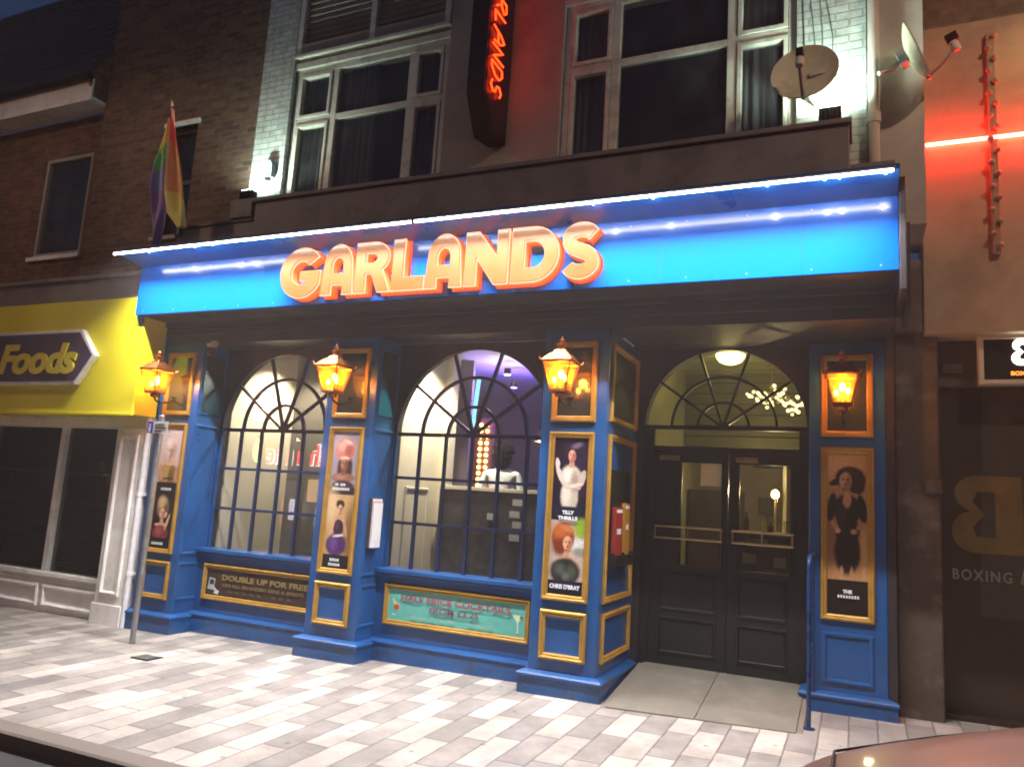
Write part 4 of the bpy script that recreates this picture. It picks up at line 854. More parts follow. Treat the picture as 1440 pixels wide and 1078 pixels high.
# ------------------------------------------------------------------ rainbow flag on its pole
t = thing('rainbow_flag', (-4.86, .05, 4.62), 'limp rainbow flag on a slanted pole above the yellow shop corner', 'flag')
top = Vector((-5.12, -.45, 6.05)); bot = Vector((-5.30, .04, 4.60))
b = MB(); b.tube([bot, top], .013, WHITE, 8); b.ball(top+Vector((0, 0, .02)), .024, GOLD, 10); b.box(-5.35, -5.25, .03, .10, 4.57, 4.65, IRON); b.build('pole', t, smooth=True)
cols = ['#ff8f7c', '#ffc183', '#fbf08c', '#8fdc97', '#a3aee0', '#b397c6']
fm = [mat('flag_'+c.lstrip('#'), lin(c), .85, var=.08, scale=6) for c in cols]
def lobe(name, pa, pb, drop, off, order, wav, swing):
    b = MB(); nu, nv = 36, 18; vs = []
    for i in range(nu+1):
        a = i/nu
        for j in range(nv+1):
            c = j/nv; p = pa.lerp(pb, c*.55)
            w_ = math.sin(c*math.pi*wav+a*2.2)*(.02+.05*a)
            vs.append((p.x+off*a*(1-.25*c)+w_*.8+swing*a*a, p.y+w_*1.3+.03*math.sin(9*c+2*a)*a, p.z-drop*a*(1-.12*math.sin(c*5+1))))
    fs = []; mi = []
    for i in range(nu):
        for j in range(nv):
            fs.append((i*(nv+1)+j, i*(nv+1)+j+1, (i+1)*(nv+1)+j+1, (i+1)*(nv+1)+j)); mi.append(order[min(len(order)-1, int((i/nu*.75+j/nv*.25)*len(order)))])
    for f, k in zip(fs, mi): b.add([], [], fm[k])
    o = len(b.v); b.v += [Vector(q) for q in vs]
    for f, k in zip(fs, mi): b.f.append(list(f)); b.m.append(b.mi(fm[k]))
    return b.build(name, t, smooth=True)
def fold(name, rows, order, seed):
    """a hanging fold of cloth: rows of (height fraction, left edge, right edge) below the pole tip, rippled"""
    rnd = random.Random(seed); b = MB(); nv = 16; vs = []; n = len(rows); K = 30
    for i in range(K+1):
        f = i/K*(n-1); a = min(n-2, int(f)); c = f-a; g = [rows[a][q]*(1-c)+rows[a+1][q]*c for q in range(4)]
        for j in range(nv+1):
            u = j/nv; x = g[1]*(1-u)+g[2]*u
            vs.append((x+.01*math.sin(7*u+f), g[3]+.035*math.sin(u*9.5+seed+.5*f)+.02*math.sin(f*1.7+u*4), g[0]))
    base = len(b.v); b.v += [Vector(q) for q in vs]
    for i in range(K):
        for j in range(nv):
            b.f.append([i*(nv+1)+j, i*(nv+1)+j+1, (i+1)*(nv+1)+j+1, (i+1)*(nv+1)+j])
            b.m.append(b.mi(fm[order[max(0, min(len(order)-1, int((i/K+.10*math.sin(j/nv*2.6+seed))*len(order))))]]))
    o = b.build(name, t, smooth=True)
    sd = o.modifiers.new('thick', 'SOLIDIFY'); sd.thickness = .004
    return o
fold('cloth', [(6.00, -5.13, -5.10, -.44), (5.70, -5.13, -5.00, -.42), (5.30, -5.12, -4.90, -.40), (4.95, -5.12, -4.80, -.38), (4.70, -5.06, -4.73, -.36), (4.48, -4.82, -4.71, -.36)], [0, 0, 1, 1, 2, 2], 1)
fold('cloth', [(5.87, -5.17, -5.145, -.40), (5.62, -5.30, -5.155, -.36), (5.40, -5.40, -5.17, -.32), (5.10, -5.46, -5.18, -.28), (4.85, -5.48, -5.17, -.25), (4.60, -5.45, -5.22, -.22), (4.38, -5.42, -5.32, -.20)], [2, 3, 4, 5, 5, 5, 5], 4)

# ------------------------------------------------------------------ small fittings on the front
t = thing('security_camera', (-4.36, -.03, 3.2), 'small pale security camera under the fascia above the leftmost pier', 'camera')
WARMW = mat('pale_fitting', (.5, .42, .38), .5)
b = MB(); b.lathe([(.05, .06), (.055, .10), (.02, .11)], (-4.36, -.10, 3.06), WARMW, 14); b.box(-4.385, -4.335, -.10, -.03, 3.16, 3.2, WARMW); b.build('mount', t, smooth=True)
b = MB(); b.lathe([(.002, -.045), (.03, -.035), (.048, 0), (.05, .055)], (-4.36, -.10, 3.06), IRON, 14); b.build('dome', t, smooth=True)
# menu case on the side of the middle pier
t = thing('menu_case', (-2.12, .10, 1.08), 'white edged menu case fixed to the side of the middle pier', 'menu case')
b = MB(); b.M = SIDE(C2+HW); b.prism([(.02, 1.06), (.20, 1.06), (.20, 1.56), (.02, 1.56)], .002, .05, mat('case_black', (.03, .03, .04), .4)); b.build('case', t, bevel=.004)
b = MB(); b.M = SIDE(C2+HW)
for i in range(3): b.prism([(.03, 1.07), (.19, 1.07), (.19, 1.55-.02*i), (.03, 1.55-.02*i)], .052+i*.007, .056+i*.007, mat('leaflet_white' if i % 2 == 0 else 'leaflet_pink', (.7, .7, .72) if i % 2 == 0 else (.6, .35, .33), .6))
b.build('leaflets', t)
# leaflet holder on the side of the pier left of the doors
t = thing('leaflet_holder', (.33, .45, 1.1), 'black leaflet holder with red and yellow leaflets on the pier beside the doors', 'leaflet holder')
b = MB(); b.M = SIDE(C3+HW); b.box(.16, .76, 1.10, 1.95, .006, .02, IRON); b.box(.16, .76, 1.10, 1.13, .02, .09, IRON); b.box(.16, .76, 1.13, 1.20, .08, .09, IRON)
for u in (.16, .45, .75): b.box(u, u+.01, 1.13, 1.22, .02, .08, IRON)
b.build('rack', t, bevel=.003)
for u0, u1, z1, c, n in ((.20, .42, 1.62, (.55, .05, .04), 'red'), (.49, .66, 1.66, (.75, .38, .04), 'amber')):
    b = MB(); b.M = SIDE(C3+HW); b.box(u0, u1, 1.135, z1, .03, .065, mat('leaflet_'+n, tuple(.45*q for q in c), .45)); b.box(u0+.02, u1-.02, z1-.05, z1-.02, .0651, .066, mat('leaflet_white', (.7, .7, .72), .6)); b.box(u0+.05, u1-.05, z1-.24, z1-.19, .0651, .066, mat('leaflet_white', (.7, .7, .72), .6)); b.build('leaflets', t)
# handrail beside the ramp
t = thing('handrail', (1.965, .1, 0), 'slim blue steel handrail beside the stone ramp and right pier', 'handrail')
RAILB = mat('rail_blue', (.01, .035, .12), .25, .2, var=.2, coat=.4)
b = MB(); b.tube([(1.974, .194, -.05), (1.974, .194, 1.255), (1.974, .215, 1.30), (1.974, .26, 1.318), (1.974, .84, 1.325)], .018, RAILB, 10); b.build('rail', t, smooth=True)
b = MB(); b.tube([(1.974, .80, 1.325), (1.974, .80, .02)], .014, RAILB, 10); b.tube([(1.974, .20, .55), (1.974, .79, .60)], .011, RAILB, 8); b.build('lower_bar', t, smooth=True)
b = MB(); b.lathe([(.045, 0), (.045, .012), (.022, .016)], (1.974, .194, gz(1.97, .19)), RAILB, 12); b.build('base_plate', t)
# street sign pole
t = thing('sign_pole', (-4.445, -.58, gz(-4.4, -.6)), 'grey sign pole with a small blue and white plate in front of the leftmost pier', 'sign pole')
b = MB(); b.tube([(-4.445, -.58, -.2), (-4.445, -.58, 2.27)], .030, GREYP, 14); b.lathe([(.032, 0), (.025, .015), (.002, .02)], (-4.445, -.58, 2.27), GREYP, 14); b.build('pole', t, smooth=True)
b = MB(); b.M = FRONT(-.615)
b.box(-4.60, -4.30, 2.085, 2.215, 0, .004, mat('plate_white', (.7, .72, .74), .4)); b.box(-4.597, -4.51, 2.088, 2.212, .0045, .006, mat('plate_blue', (.05, .05, .35), .4))
pw = mat('plate_white', (.7, .72, .74), .4); b.prism(arc(-4.557, 2.172, .014, .014, 0, 360, 10)[:-1], .0065, .007, pw); b.prism([(-4.575, 2.10), (-4.545, 2.10), (-4.54, 2.155), (-4.572, 2.155)], .0065, .007, pw)
gr = mat('plate_ink', (.12, .12, .14), .5)
for i, w in enumerate((.14, .16, .10)): b.box(-4.485, -4.485+w, 2.175-i*.035, 2.188-i*.035, .0045, .006, gr)
b.build('plate', t)
b = MB(); b.box(-4.49, -4.40, -.613, -.585, 2.13, 2.16, GREYP); b.build('clamp', t)
# white conduit at the party wall
b = MB(); b.tube([(-5.235, -.06, -.1), (-5.235, -.06, 2.9)], .032, mat('white_conduit', (.74, .74, .78), .22, coat=.5), 12)
for z in (.5, 1.4, 2.2): b.tube([(-5.235, -.06, z), (-5.235, -.06, z+.05)], .038, WHITE, 12); b.box(-5.25, -5.22, -.06, .05, z+.01, z+.04, WHITE)
tag(b.build('drainpipe', smooth=True, origin=(-5.235, -.06, -.1)), 'shiny white drainpipe between the yellow shop and the pub', 'drainpipe')

# ------------------------------------------------------------------ yellow food shop on the left
shop = thing('food_shop', (-7.5, .2, 0), 'shop with deep yellow fascia, white pilaster and panelled stall riser', 'shop')
b = MB(); b.M = ID; b.box(-14, -5.19, -.35, -.02, 2.315, 3.70, YELLOW); b.box(-14, -5.18, -.37, -.34, 2.30, 2.335, YELLOW); b.build('fascia_panel', shop, bevel=.006)
b = MB(); b.box(-14, -5.27, -.30, .39, 3.71, 3.98, LEAD); b.box(-14, -5.25, -.34, .39, 3.982, 4.03, LEAD); b.build('roof_edge', shop, bevel=.008)
t = thing('shop_sign', (-7.3, -.36, 2.65), 'dark purple pointed sign plaque with yellow lettering on the yellow fascia', 'shop sign')
hexo = [(-10.6, 2.655), (-6.13, 2.655), (-5.86, 3.005), (-6.15, 3.325), (-10.6, 3.325)]
hexi = [(-10.6, 2.695), (-6.15, 2.695), (-5.905, 3.005), (-6.17, 3.285), (-10.6, 3.285)]
b = MB(); b.M = FRONT(-.35); b.prism(hexo, 0, .07, WHITE); b.build('border', t, bevel=.01)
b = MB(); b.M = FRONT(-.42); b.prism(hexi, .001, .008, PURPLE); b.build('plaque', t)
b = MB(); b.M = FRONT(-.43); b.text('Foods', .50, -7.60, 2.80, mat('sign_yellow', (.72, .58, .05), .45), 0, .02, bold=.017, shear=.22, width=1.44, space=.95); b.build('lettering', t)
b = MB(); b.box(-14, -5.25, -.02, .12, 2.18, 2.315, WHITE); b.box(-14, -5.72, .08, .14, .30, .345, WHITE); b.box(-14, -5.72, .02, .16, .345, .40, WHITE)
b.box(-14, -5.72, .07, .2, -.3, .30, WHITE); b.build('shopfront_frame', shop, bevel=.006)
b = MB(); b.M = FRONT(.07)
for u0, u1 in ((-6.82, -5.78), (-7.95, -6.90), (-9.1, -8.03)): b.frame(u0, u1, -.02, .25, [(0, 0), (.004, .03), (.03, .035), (.045, .02), (.05, 0)], WHITE)
b.build('riser_panel', shop)
for x in (-6.86, -8.3): b = MB(); b.box(x-.04, x+.04, .05, .16, .40, 2.18, WHITE); b.build('mullion', shop, bevel=.006)
p_ = MB(); p_.box(-5.72, -5.27, -.08, .16, -.25, 2.178, WHITE); p_.box(-5.74, -5.26, -.10, .0, -.25, .16, WHITE); p_.M = FRONT(-.08); p_.frame(-5.655, -5.335, .26, 2.10, [(0, 0), (.004, .022), (.03, .026), (.045, .012), (.05, 0)], WHITE); p_.build('pilaster', shop, bevel=.004)
b = MB(); b.M = FRONT(.12); b.box(-14, -5.72, .40, 2.18, 0, .006, glass('food_shop_glass', (.60, .60, .56), refl=.9)); b.build('pane', shop)
DIM = mat('dim_shop_wall', (.14, .11, .075), .8, var=.3, scale=2)
b = MB(); b.box(-14, -5.3, 3.0, 3.1, -.2, 2.6, DIM); b.box(-14, -5.3, .15, 3.0, -.3, -.1, WOODD); b.box(-14, -5.3, .15, 3.0, 2.45, 2.5, DIM); b.box(-5.4, -5.3, .2, 3.0, -.2, 2.5, DIM); b.build('shop_interior', shop)
b = MB()
for i in range(5):
    x = -13+i*1.5
    for z in (.1, .6, 1.1, 1.6): b.box(x, x+1.2, 2.2, 2.7, z, z+.03, GREYP)
    b.box(x, x+1.2, 2.68, 2.72, -.1, 1.9, DIM)
b.build('shelving', shop)
b = MB(); b.M = FRONT(.16)
for u, v in ((-6.25, 1.66), (-6.1, 1.5), (-6.05, 1.72)): b.box(u, u+.09, v, v+.12, 0, .003, mat('faded_sticker', (.32, .3, .27), .7))
b.build('window_sticker', shop)
b = MB(); b.box(-8.55, -8.15, 2.6, 2.64, 1.55, 1.9, emi('shop_night_light', (.75, .85, .35), 1.6)); b.build('night_light', shop)

# brick fronts above
tall = thing('brick_house', (-6.1, .4, 4), 'tall dark brown brick front directly left of the white brick pier', 'building')
b = MB(); b.box(-7.52, -6.18, YW, 7, 3.9, 10, BBRICK); b.box(-5.62, -4.603, YW, 1.2, 3.9, 10, BBRICK); b.box(-6.18, -5.62, YW, 1.2, 3.9, 4.75, BBRICK); b.box(-6.18, -5.62, YW, 1.2, 6.30, 10, BBRICK); b.build('wall', tall)
b = MB(); b.box(-6.22, -5.58, YW-.03, YW+.1, 6.30, 6.36, WHITE); w = b.build('window_lintel', tall, bevel=.004); b = MB(); b.box(-6.2, -5.6, YW-.05, YW+.15, 4.70, 4.75, RENDER); b.build('window_sill', tall, bevel=.004)
b = MB(); b.M = FRONT(YW+.12); b.frame(-6.18, -5.62, 4.75, 6.30, [(0, -.04), (0, .03), (.06, .03), (.06, -.04)], mat('dark_sash', (.06, .055, .05), .5)); b.box(-6.12, -5.68, 5.5, 5.55, -.02, .028, mat('dark_sash', (.06, .055, .05), .5)); b.build('sash', w)
b = MB(); b.M = FRONT(YW+.14); b.box(-6.12, -5.68, 4.81, 6.24, -.01, -.005, DARKGL); b.box(-6.12, -5.68, 4.81, 6.24, -.3, -.29, ROOM); b.build('pane', w)
low = thing('low_brick_house', (-10, .6, 4), 'low red brick front with pale eaves board and slate roof at the far left', 'building')
YL = .55
b = MB(); b.box(-22, -8.86, YL, 1.4, 3.9, 6.85, RBRICK); b.box(-7.82, -7.53, YL, 1.4, 3.9, 6.85, RBRICK); b.box(-8.86, -7.82, YL, 1.4, 3.9, 4.72, RBRICK); b.box(-8.86, -7.82, YL, 1.4, 6.27, 6.85, RBRICK); b.build('wall', low)
b = MB(); b.box(-8.92, -7.77, YL-.05, YL+.12, 4.66, 4.72, WHITE); b.M = FRONT(YL+.04); b.frame(-8.86, -7.82, 4.72, 6.27, [(0, -.05), (0, .03), (.06, .03), (.06, -.05)], mat('grey_window_frame', (.28, .26, .24), .5)); w = b.build('window', low, bevel=.003)
b = MB(); b.M = FRONT(YL+.05); b.box(-8.80, -7.88, 4.78, 6.21, -.01, -.005, DARKGL); b.box(-8.80, -7.88, 4.78, 6.21, -.42, -.4, mat('night_blind', (.035, .05, .06), .8)); b.build('pane', w)
b = MB(); b.box(-22, -7.53, .20, YL-.002, 6.86, 6.90, WHITE); b.box(-22, -7.53, .17, .199, 6.84, 7.16, WHITE); b.build('eaves_board', low, bevel=.006)
b = MB(); b.add([(-22, .10, 7.15), (-7.53, .10, 7.15), (-7.53, 1.9, 10.3), (-22, 1.9, 10.3), (-22, .10, 7.2), (-7.53, .10, 7.2), (-7.53, 1.85, 10.36), (-22, 1.85, 10.36)], [(0, 3, 2, 1), (4, 5, 6, 7), (0, 1, 5, 4), (1, 2, 6, 5), (2, 3, 7, 6), (3, 0, 4, 7)], SLATE)
for i in range(16):
    f = i/16; y0 = .10+1.75*f; zz = 7.2+3.16*f
    b.add([(x, y, z) for x in (-22, -7.53) for y, z in ((y0-.01, zz), (y0-.03, zz+.02), (y0+.10, zz+.215), (y0+.115, zz+.2))], [(0, 1, 2, 3), (7, 6, 5, 4), (0, 4, 5, 1), (1, 5, 6, 2), (2, 6, 7, 3), (3, 7, 4, 0)], SLATE)
b.M = SIDE(-7.60); b.prism([(.205, 6.905), (.13, 7.2), (1.9, 10.3), (5, 10.3), (5, 6.905)], 0, .065, RBRICK); b.M = ID
b.tube([(-22, .12, 7.17), (-7.53, .12, 7.17)], .055, IRON, 10); b.build('roof', low)

# ------------------------------------------------------------------ boxing gym on the right
gym = thing('gym_building', (4.5, 1.0, 0), 'building with beige panel above and black hoarding below, right of the pub', 'building')
b = MB(); b.box(2.86, 9, .90, 1.4, 3.27, 6.14, PANELB); b.build('upper_panel', gym, bevel=.012)
b = MB(); b.box(2.865, 9, 1.0, 2.0, 6.142, 10, OBRICK); b.build('brick_wall', gym)
b = MB(); b.box(2.63, 2.97, 1.02, 1.6, -.2, 3.9, WORN); b.box(2.63, 2.855, .92, 1.02, 3.3, 3.95, WORN); b.box(2.84, 2.985, .985, 1.018, 1.9, 2.02, WORN); b.build('worn_pillar', gym, bevel=.02)
b = MB(); b.box(2.972, 9, 1.30, 1.42, .02, 2.85, HOARD); b.box(2.972, 9, 1.22, 1.6, 2.855, 3.265, WORN); b.box(3.02, 3.18, 1.20, 1.218, 2.98, 3.06, mat('blank_plate', (.22, .2, .17), .6)); b.box(2.972, 9, 1.18, 1.5, -.2, .10, WOODD); b.build('hoarding', gym, bevel=.004)
b = MB(); b.M = FRONT(1.30); lg = mat('faded_gold_print', (.17, .115, .035), .6, var=.3, scale=4)
def monoB(x0, z0, s, mirror):
    o = [(0, 0), (.52, 0)] + arc(.52, .27, .28, .27, -90, 62, 10) + [(.58, .53)] + arc(.5, .76, .26, .24, -38, 90, 10) + [(0, 1)]
    h = [(.30, .21), (.52, .21), (.56, .33), (.42, .50), (.56, .66), (.50, .79), (.30, .79)]
    f = (lambda a: x0-a*s) if mirror else (lambda a: x0+a*s)
    return [[(f(a), z0+c*s) for a, c in o], [(f(a), z0+c*s) for a, c in h]]
b.curve(monoB(3.60, 1.425, .66, True), lg, .001, .002); b.curve(monoB(3.63, 1.425, .66, False), lg, .001, .002)
tx_ = mat('dull_white_print', (.30, .27, .21), .6)
b.text('BOXING &', .125, 3.065, 1.195, tx_, .001, .002, bold=.002, width=.56, space=1.25)
b.text('FITNESS' if False else '', .1, 0, 0, tx_)
b.prism([(3.585, 1.27), (3.62, 1.24), (3.70, 1.30), (3.70, 1.52), (3.63, 1.50)], .001, .003, mat('white_print', (.62, .6, .58), .5)); b.prism([(3.59, 1.28), (3.64, 1.25), (3.64, 1.29), (3.60, 1.31)], .0035, .004, mat('print_red', (.5, .1, .05), .5))
b.build('printed_logo', gym)
b = MB(); b.M = FRONT(1.30); b.prism([(3.27, .9), (9, .9), (9, 2.84), (3.33, 2.84)], .0002, .0008, mat('hoarding_pale_tone', (.060, .055, .046), .35)); b.build('hoarding_sheet', gym)  # lighter, greyer area of the hoarding
# light box
t = thing('lightbox_sign', (3.8, 1.15, 2.87), 'small black lightbox with glowing twin letter emblem in a pale frame', 'lightbox sign')
b = MB(); b.box(3.29, 4.15, 1.05, 1.20, 2.86, 3.268, IRON); b.M = FRONT(1.05); b.frame(3.28, 4.16, 2.85, 3.275, [(0, -.1), (0, .03), (.035, .03), (.04, -.01)], mat('lightbox_frame', (.6, .56, .47), .45)); b.build('case', t)
b = MB(); b.M = FRONT(1.05); b.box(3.325, 4.115, 2.89, 3.235, .001, .004, mat('lightbox_face', (.015, .016, .012), .3)); b.build('face', t)
gl = emi('lightbox_white', (1, .97, .82), 5)
b = MB(); b.M = FRONT(1.045); b.curve(monoB(3.70, 3.01, .225, True), gl, .003, .006); b.curve(monoB(3.715, 3.01, .225, False), gl, .003, .006); b.build('emblem', t)
b = MB(); b.M = FRONT(1.045); b.text('BOXING & FITNESS', .045, 3.51, 2.925, emi('lightbox_orange', (1, .25, .03), 2.2), .003, .003, bold=.002, width=.42); b.build('lettering', t)
# red neon bar
t = thing('neon_bar', (5, .83, 4.98), 'straight red neon tube across the beige panel', 'neon tube')
b = MB(); b.tube([(2.875, .845, 4.98), (8, .845, 4.98)], .016, emi('red_tube', (1, .02, .012), 130), 10); b.build('tube', t, smooth=True)
b = MB()
for x in (2.88, 4.6, 6.4): b.box(x-.015, x+.015, .83, .90, 4.955, 5.0, WHITE)
b.tube([(2.875, .85, 4.975), (2.875, .87, 4.90), (2.885, .89, 4.86)], .012, mat('tube_end', (.6, .3, .15), .4), 8); b.build('clip', t)
# vertical run of coloured fairground lamps
t = thing('bulb_strip', (3.42, .88, 3.95), 'vertical strip of unlit pinkish bulbs on the beige panel', 'bulb strip')
PINK = mat('dusty_pink', (.34, .25, .18), .85, var=.2); b = MB(); b.box(3.385, 3.445, .84, .899, 3.94, 5.98, PINK); b.build('backing', t, bevel=.004)
for i in range(19):
    z = 4.0+i*.107
    for s_ in (-1,) if i % 2 else (1,):
        b = MB(); b.lathe([(.014, -.02), (.018, 0), (.026, .012), (.026, .028), (.016, .04), (.002, .044)], (0, 0, 0), PINK, 10)
        Mx = Matrix.Translation((3.415+s_*.018, .842, z)) @ Matrix.Rotation(R(90), 4, 'X') @ Matrix.Rotation(R(s_*22), 4, 'Y'); b.v = [Mx @ q for q in b.v]; b.build('bulb', t, smooth=True)
# warm wall lamp further along the gym, out of the picture
t = thing('wall_floodlight', (4.35, .75, 6.1), 'black wall floodlight high on the beige panel beyond the picture', 'floodlight')
b = MB(); b.box(4.27, 4.43, .62, .72, 6.05, 6.17, IRON); b.box(4.34, 4.36, .72, .90, 6.1, 6.12, IRON); b.build('housing', t, bevel=.005)
b = MB(); b.box(4.285, 4.415, .63, .71, 6.044, 6.049, emi('warm_lens', (1, .7, .3), 20)); b.build('lens', t)
l = lamp('warm_beam', 'SPOT', (4.35, .66, 6.03), 36, (1, .62, .22), t, spot_size=R(140), spot_blend=.8, shadow_soft_size=.05); l.rotation_euler = (R(18), R(30), 0)

# ------------------------------------------------------------------ inside: lamps, people, bottles
def downlight(x, y, z, e, col, lab, cone=120):
    t = thing('ceiling_spotlight', (x, y, z), lab, 'spotlight', 'ceiling spotlights inside the bar')
    b = MB(); b.lathe([(.045, 0), (.045, -.07), (.05, -.075), (.05, -.08), (.04, -.08)], (x, y, z), IRON, 14); b.build('housing', t, smooth=True)
    b = MB(); b.lathe([(.038, -.004), (.038, 0)], (x, y, z-.078), emi('lens_%d' % int(1000*col[2]+x*37), col, 45), 14); b.build('lens', t)
    if cone == 0: lamp('spot_beam', 'POINT', (x, y, z-.14), e, col, t, shadow_soft_size=.05)
    else: l = lamp('spot_beam', 'SPOT', (x, y, z-.10), e, col, t, spot_size=R(cone), spot_blend=.6, shadow_soft_size=.05)
downlight(-4.15, 1.15, 3.42, P_DOWN*1.35, (1, .88, .66), 'warm ceiling spotlight inside the left arched window')
downlight(-1.75, .95, 3.42, P_DOWN*1.5, (1, .88, .66), 'warm ceiling spotlight inside the middle arched window')
downlight(-1.85, 2.5, 3.32, 16, (1, .86, .72), 'pale ceiling spotlight high in the middle arched window', 0)
downlight(-1.95, 2.95, 3.22, 80, (.20, .10, 1), 'violet stage spotlight glowing behind the middle arched window', 0)
t = thing('teal_glow_panel', (.2, 3.9, 2.6), 'teal glowing panel added on the inner bar wall, seen mirrored in the pier sides', 'glow panel')  # glowing panel added to give the pier mirrors their teal
b = MB(); b.box(.17, .218, 2.55, 5.2, 2.5, 3.38, IRON); b.build('frame', t, bevel=.004)
b = MB(); b.box(.160, .1695, 2.6, 5.15, 2.55, 3.33, emi('teal_glow', (.02, .62, .75), 1.6)); b.build('display', t)
b = MB(); b.tube([(-2.62, 3.2, 3.30), (-2.68, 3.2, 2.55)], .03, emi('cyan_tube', (.25, .75, .9), 1.6), 10)
tag(b.build('light_tube', smooth=True, origin=(-2.65, 3.2, 2.55)), 'slanting pale cyan light tube behind the middle arched window', 'light tube')
t = thing('bulb_mirror', (-2.5, 3.25, 1.8), 'tall mirror with rows of yellow bulbs behind the middle arched window', 'lighted mirror')
b = MB(); b.box(-2.70, -2.36, 3.24, 3.3, 1.75, 2.75, mat('red_board', (.18, .05, .06), .5)); b.build('board', t)
YB = emi('yellow_bulb', (1, .55, .12), 9)
for i in range(11):
    for x in (-2.54, -2.44):
        b = MB(); b.ball((x, 3.22, 1.80+i*.085), .028, YB, 8); b.build('bulb', t, smooth=True)
b = MB(); b.box(-2.665, -2.645, 3.22, 3.24, 1.76, 2.74, emi('pink_line', (.9, .45, .5), .9)); b.build('light_line', t)

def person(loc, rz, lab, shirt, hair, lean=.0, sit=False):
    t = thing('person', loc, lab, 'person'); t.rotation_euler = (0, 0, rz); t.scale = (1.10, 1.05, 1.03)
    J = [(0, 0, .95), (0, -.01, 1.12), (0, 0, 1.32), (0, .01, 1.46), (0, .015, 1.54), (0, -.005, 1.63), (0, -.01, 1.72),
         (.10, 0, .90), (.11, -.02, .50), (.11, .03, .10), (.12, -.14, .05), (-.10, 0, .90), (-.11, -.02, .50), (-.11, .03, .10), (-.12, -.14, .05),
         (.17, .01, 1.43), (.235, .02, 1.16), (.20, -.14, 1.00), (.17, -.24, 1.02), (-.17, .01, 1.43), (-.235, .02, 1.16), (-.20, -.14, 1.00), (-.17, -.24, 1.02)]
    Rr = [.14, .125, .15, .075, .055, .088, .075, .085, .058, .042, .04, .085, .058, .042, .04, .062, .045, .036, .03, .062, .045, .036, .03]
    Ed = [(0, 1), (1, 2), (2, 3), (3, 4), (4, 5), (5, 6), (0, 7), (7, 8), (8, 9), (9, 10), (0, 11), (11, 12), (12, 13), (13, 14), (2, 15), (15, 16), (16, 17), (17, 18), (2, 19), (19, 20), (20, 21), (21, 22)]
    me = bpy.data.meshes.new('body'); me.from_pydata(J, Ed, []); o = bpy.data.objects.new('body', me); COL.objects.link(o)
    sk = o.modifiers.new('skin', 'SKIN'); o.modifiers.new('sub', 'SUBSURF').levels = 2; o.modifiers['sub'].render_levels = 2
    for v, r in zip(me.skin_vertices[0].data, Rr): v.radius = (r, r*.85)
    me.skin_vertices[0].data[0].use_root = True
    dg = bpy.context.evaluated_depsgraph_get(); m2 = bpy.data.meshes.new_from_object(o.evaluated_get(dg)); bpy.data.objects.remove(o)
    body = bpy.data.objects.new('body', m2); COL.objects.link(body); body.parent = t; m2.materials.clear()
    skin = mat('skin', (.42, .24, .17), .55, var=.1); cl = mat('shirt_%d' % int(shirt[0]*1000), shirt, .85, var=.12, scale=9, bump=.3, bscale=14); tr = mat('dark_trousers', (.02, .02, .025), .8); hm = mat('hair_%d' % int(hair[0]*1000), hair, .95, var=.4, scale=30, spec=.1)
    for m in (skin, cl, tr): m2.materials.append(m)
    for p in m2.polygons:
        z = p.center.z; p.material_index = 0 if z > 1.49 else (1 if z > .96 and not (abs(p.center.x) > .15 and z < 1.14) else (2 if z < .96 and abs(p.center.x) < .16 else 0)); p.use_smooth = True
    for s_ in (-1, 1):
        for k in range(5):
            pass
    def sub(name, vb): ob = vb.build(name, None, smooth=True); ob.parent = t; return ob
    b = MB(); hr = random.Random(3); b.ball((0, .02, 1.68), .108, hm, 14, (.98, 1.08, 1.15)); b.ball((0, .055, 1.58), .09, hm, 12, (1.1, .85, 1.35))
    for q in range(46):
        a, h = hr.uniform(0, 6.28), hr.uniform(-.5, 1.0); rr = math.sqrt(max(0, 1-h*h)); y_ = .03+.105*rr*math.sin(a)
        if y_ < -.035 and h < .45: continue
        b.ball((.105*rr*math.cos(a), y_, 1.66+.115*h), hr.uniform(.016, .03), hm, 7)
    sub('hair', b)
    b = MB()
    for s_ in (-1, 1):
        b.ball((s_*.086, .0, 1.655), .02, skin, 8, (.5, .8, 1.4))
        b.ball((s_*.032, -.082, 1.665), .012, mat('eye_dark', (.02, .015, .012), .3), 8)
    b.add([(-.014, -.09, 1.64), (.014, -.09, 1.64), (0, -.088, 1.675), (0, -.112, 1.642)], [(0, 1, 3), (1, 2, 3), (2, 0, 3)], skin)
    b.box(-.024, .024, -.092, -.085, 1.612, 1.62, mat('lips', (.3, .1, .09), .5))
    for s_ in (-1, 1):
        for k in range(4): b.tube([(s_*(.17+(-.018+.012*k)), -.25, 1.02), (s_*(.165+(-.018+.012*k)), -.295+.008*abs(k-1), 1.012), (s_*(.16+(-.018+.012*k)), -.325+.01*abs(k-1), .992)], [.008, .0075, .006], skin, 6)
        b.tube([(s_*.145, -.235, 1.02), (s_*.125, -.265, 1.01), (s_*.12, -.285, 1.0)], [.009, .008, .007], skin, 6)
    sub('face_and_fingers', b)
    return t
person((-1.51, 1.80, .46), R(200), 'person in white T-shirt with dark hair inside the middle arched window', (.72, .74, .76), (.012, .009, .008))
person((-.80, 2.35, .45), R(160), 'person in dark clothes beside the blue pier inside the middle arched window', (.05, .035, .04), (.03, .02, .02))
rnd = random.Random(11)
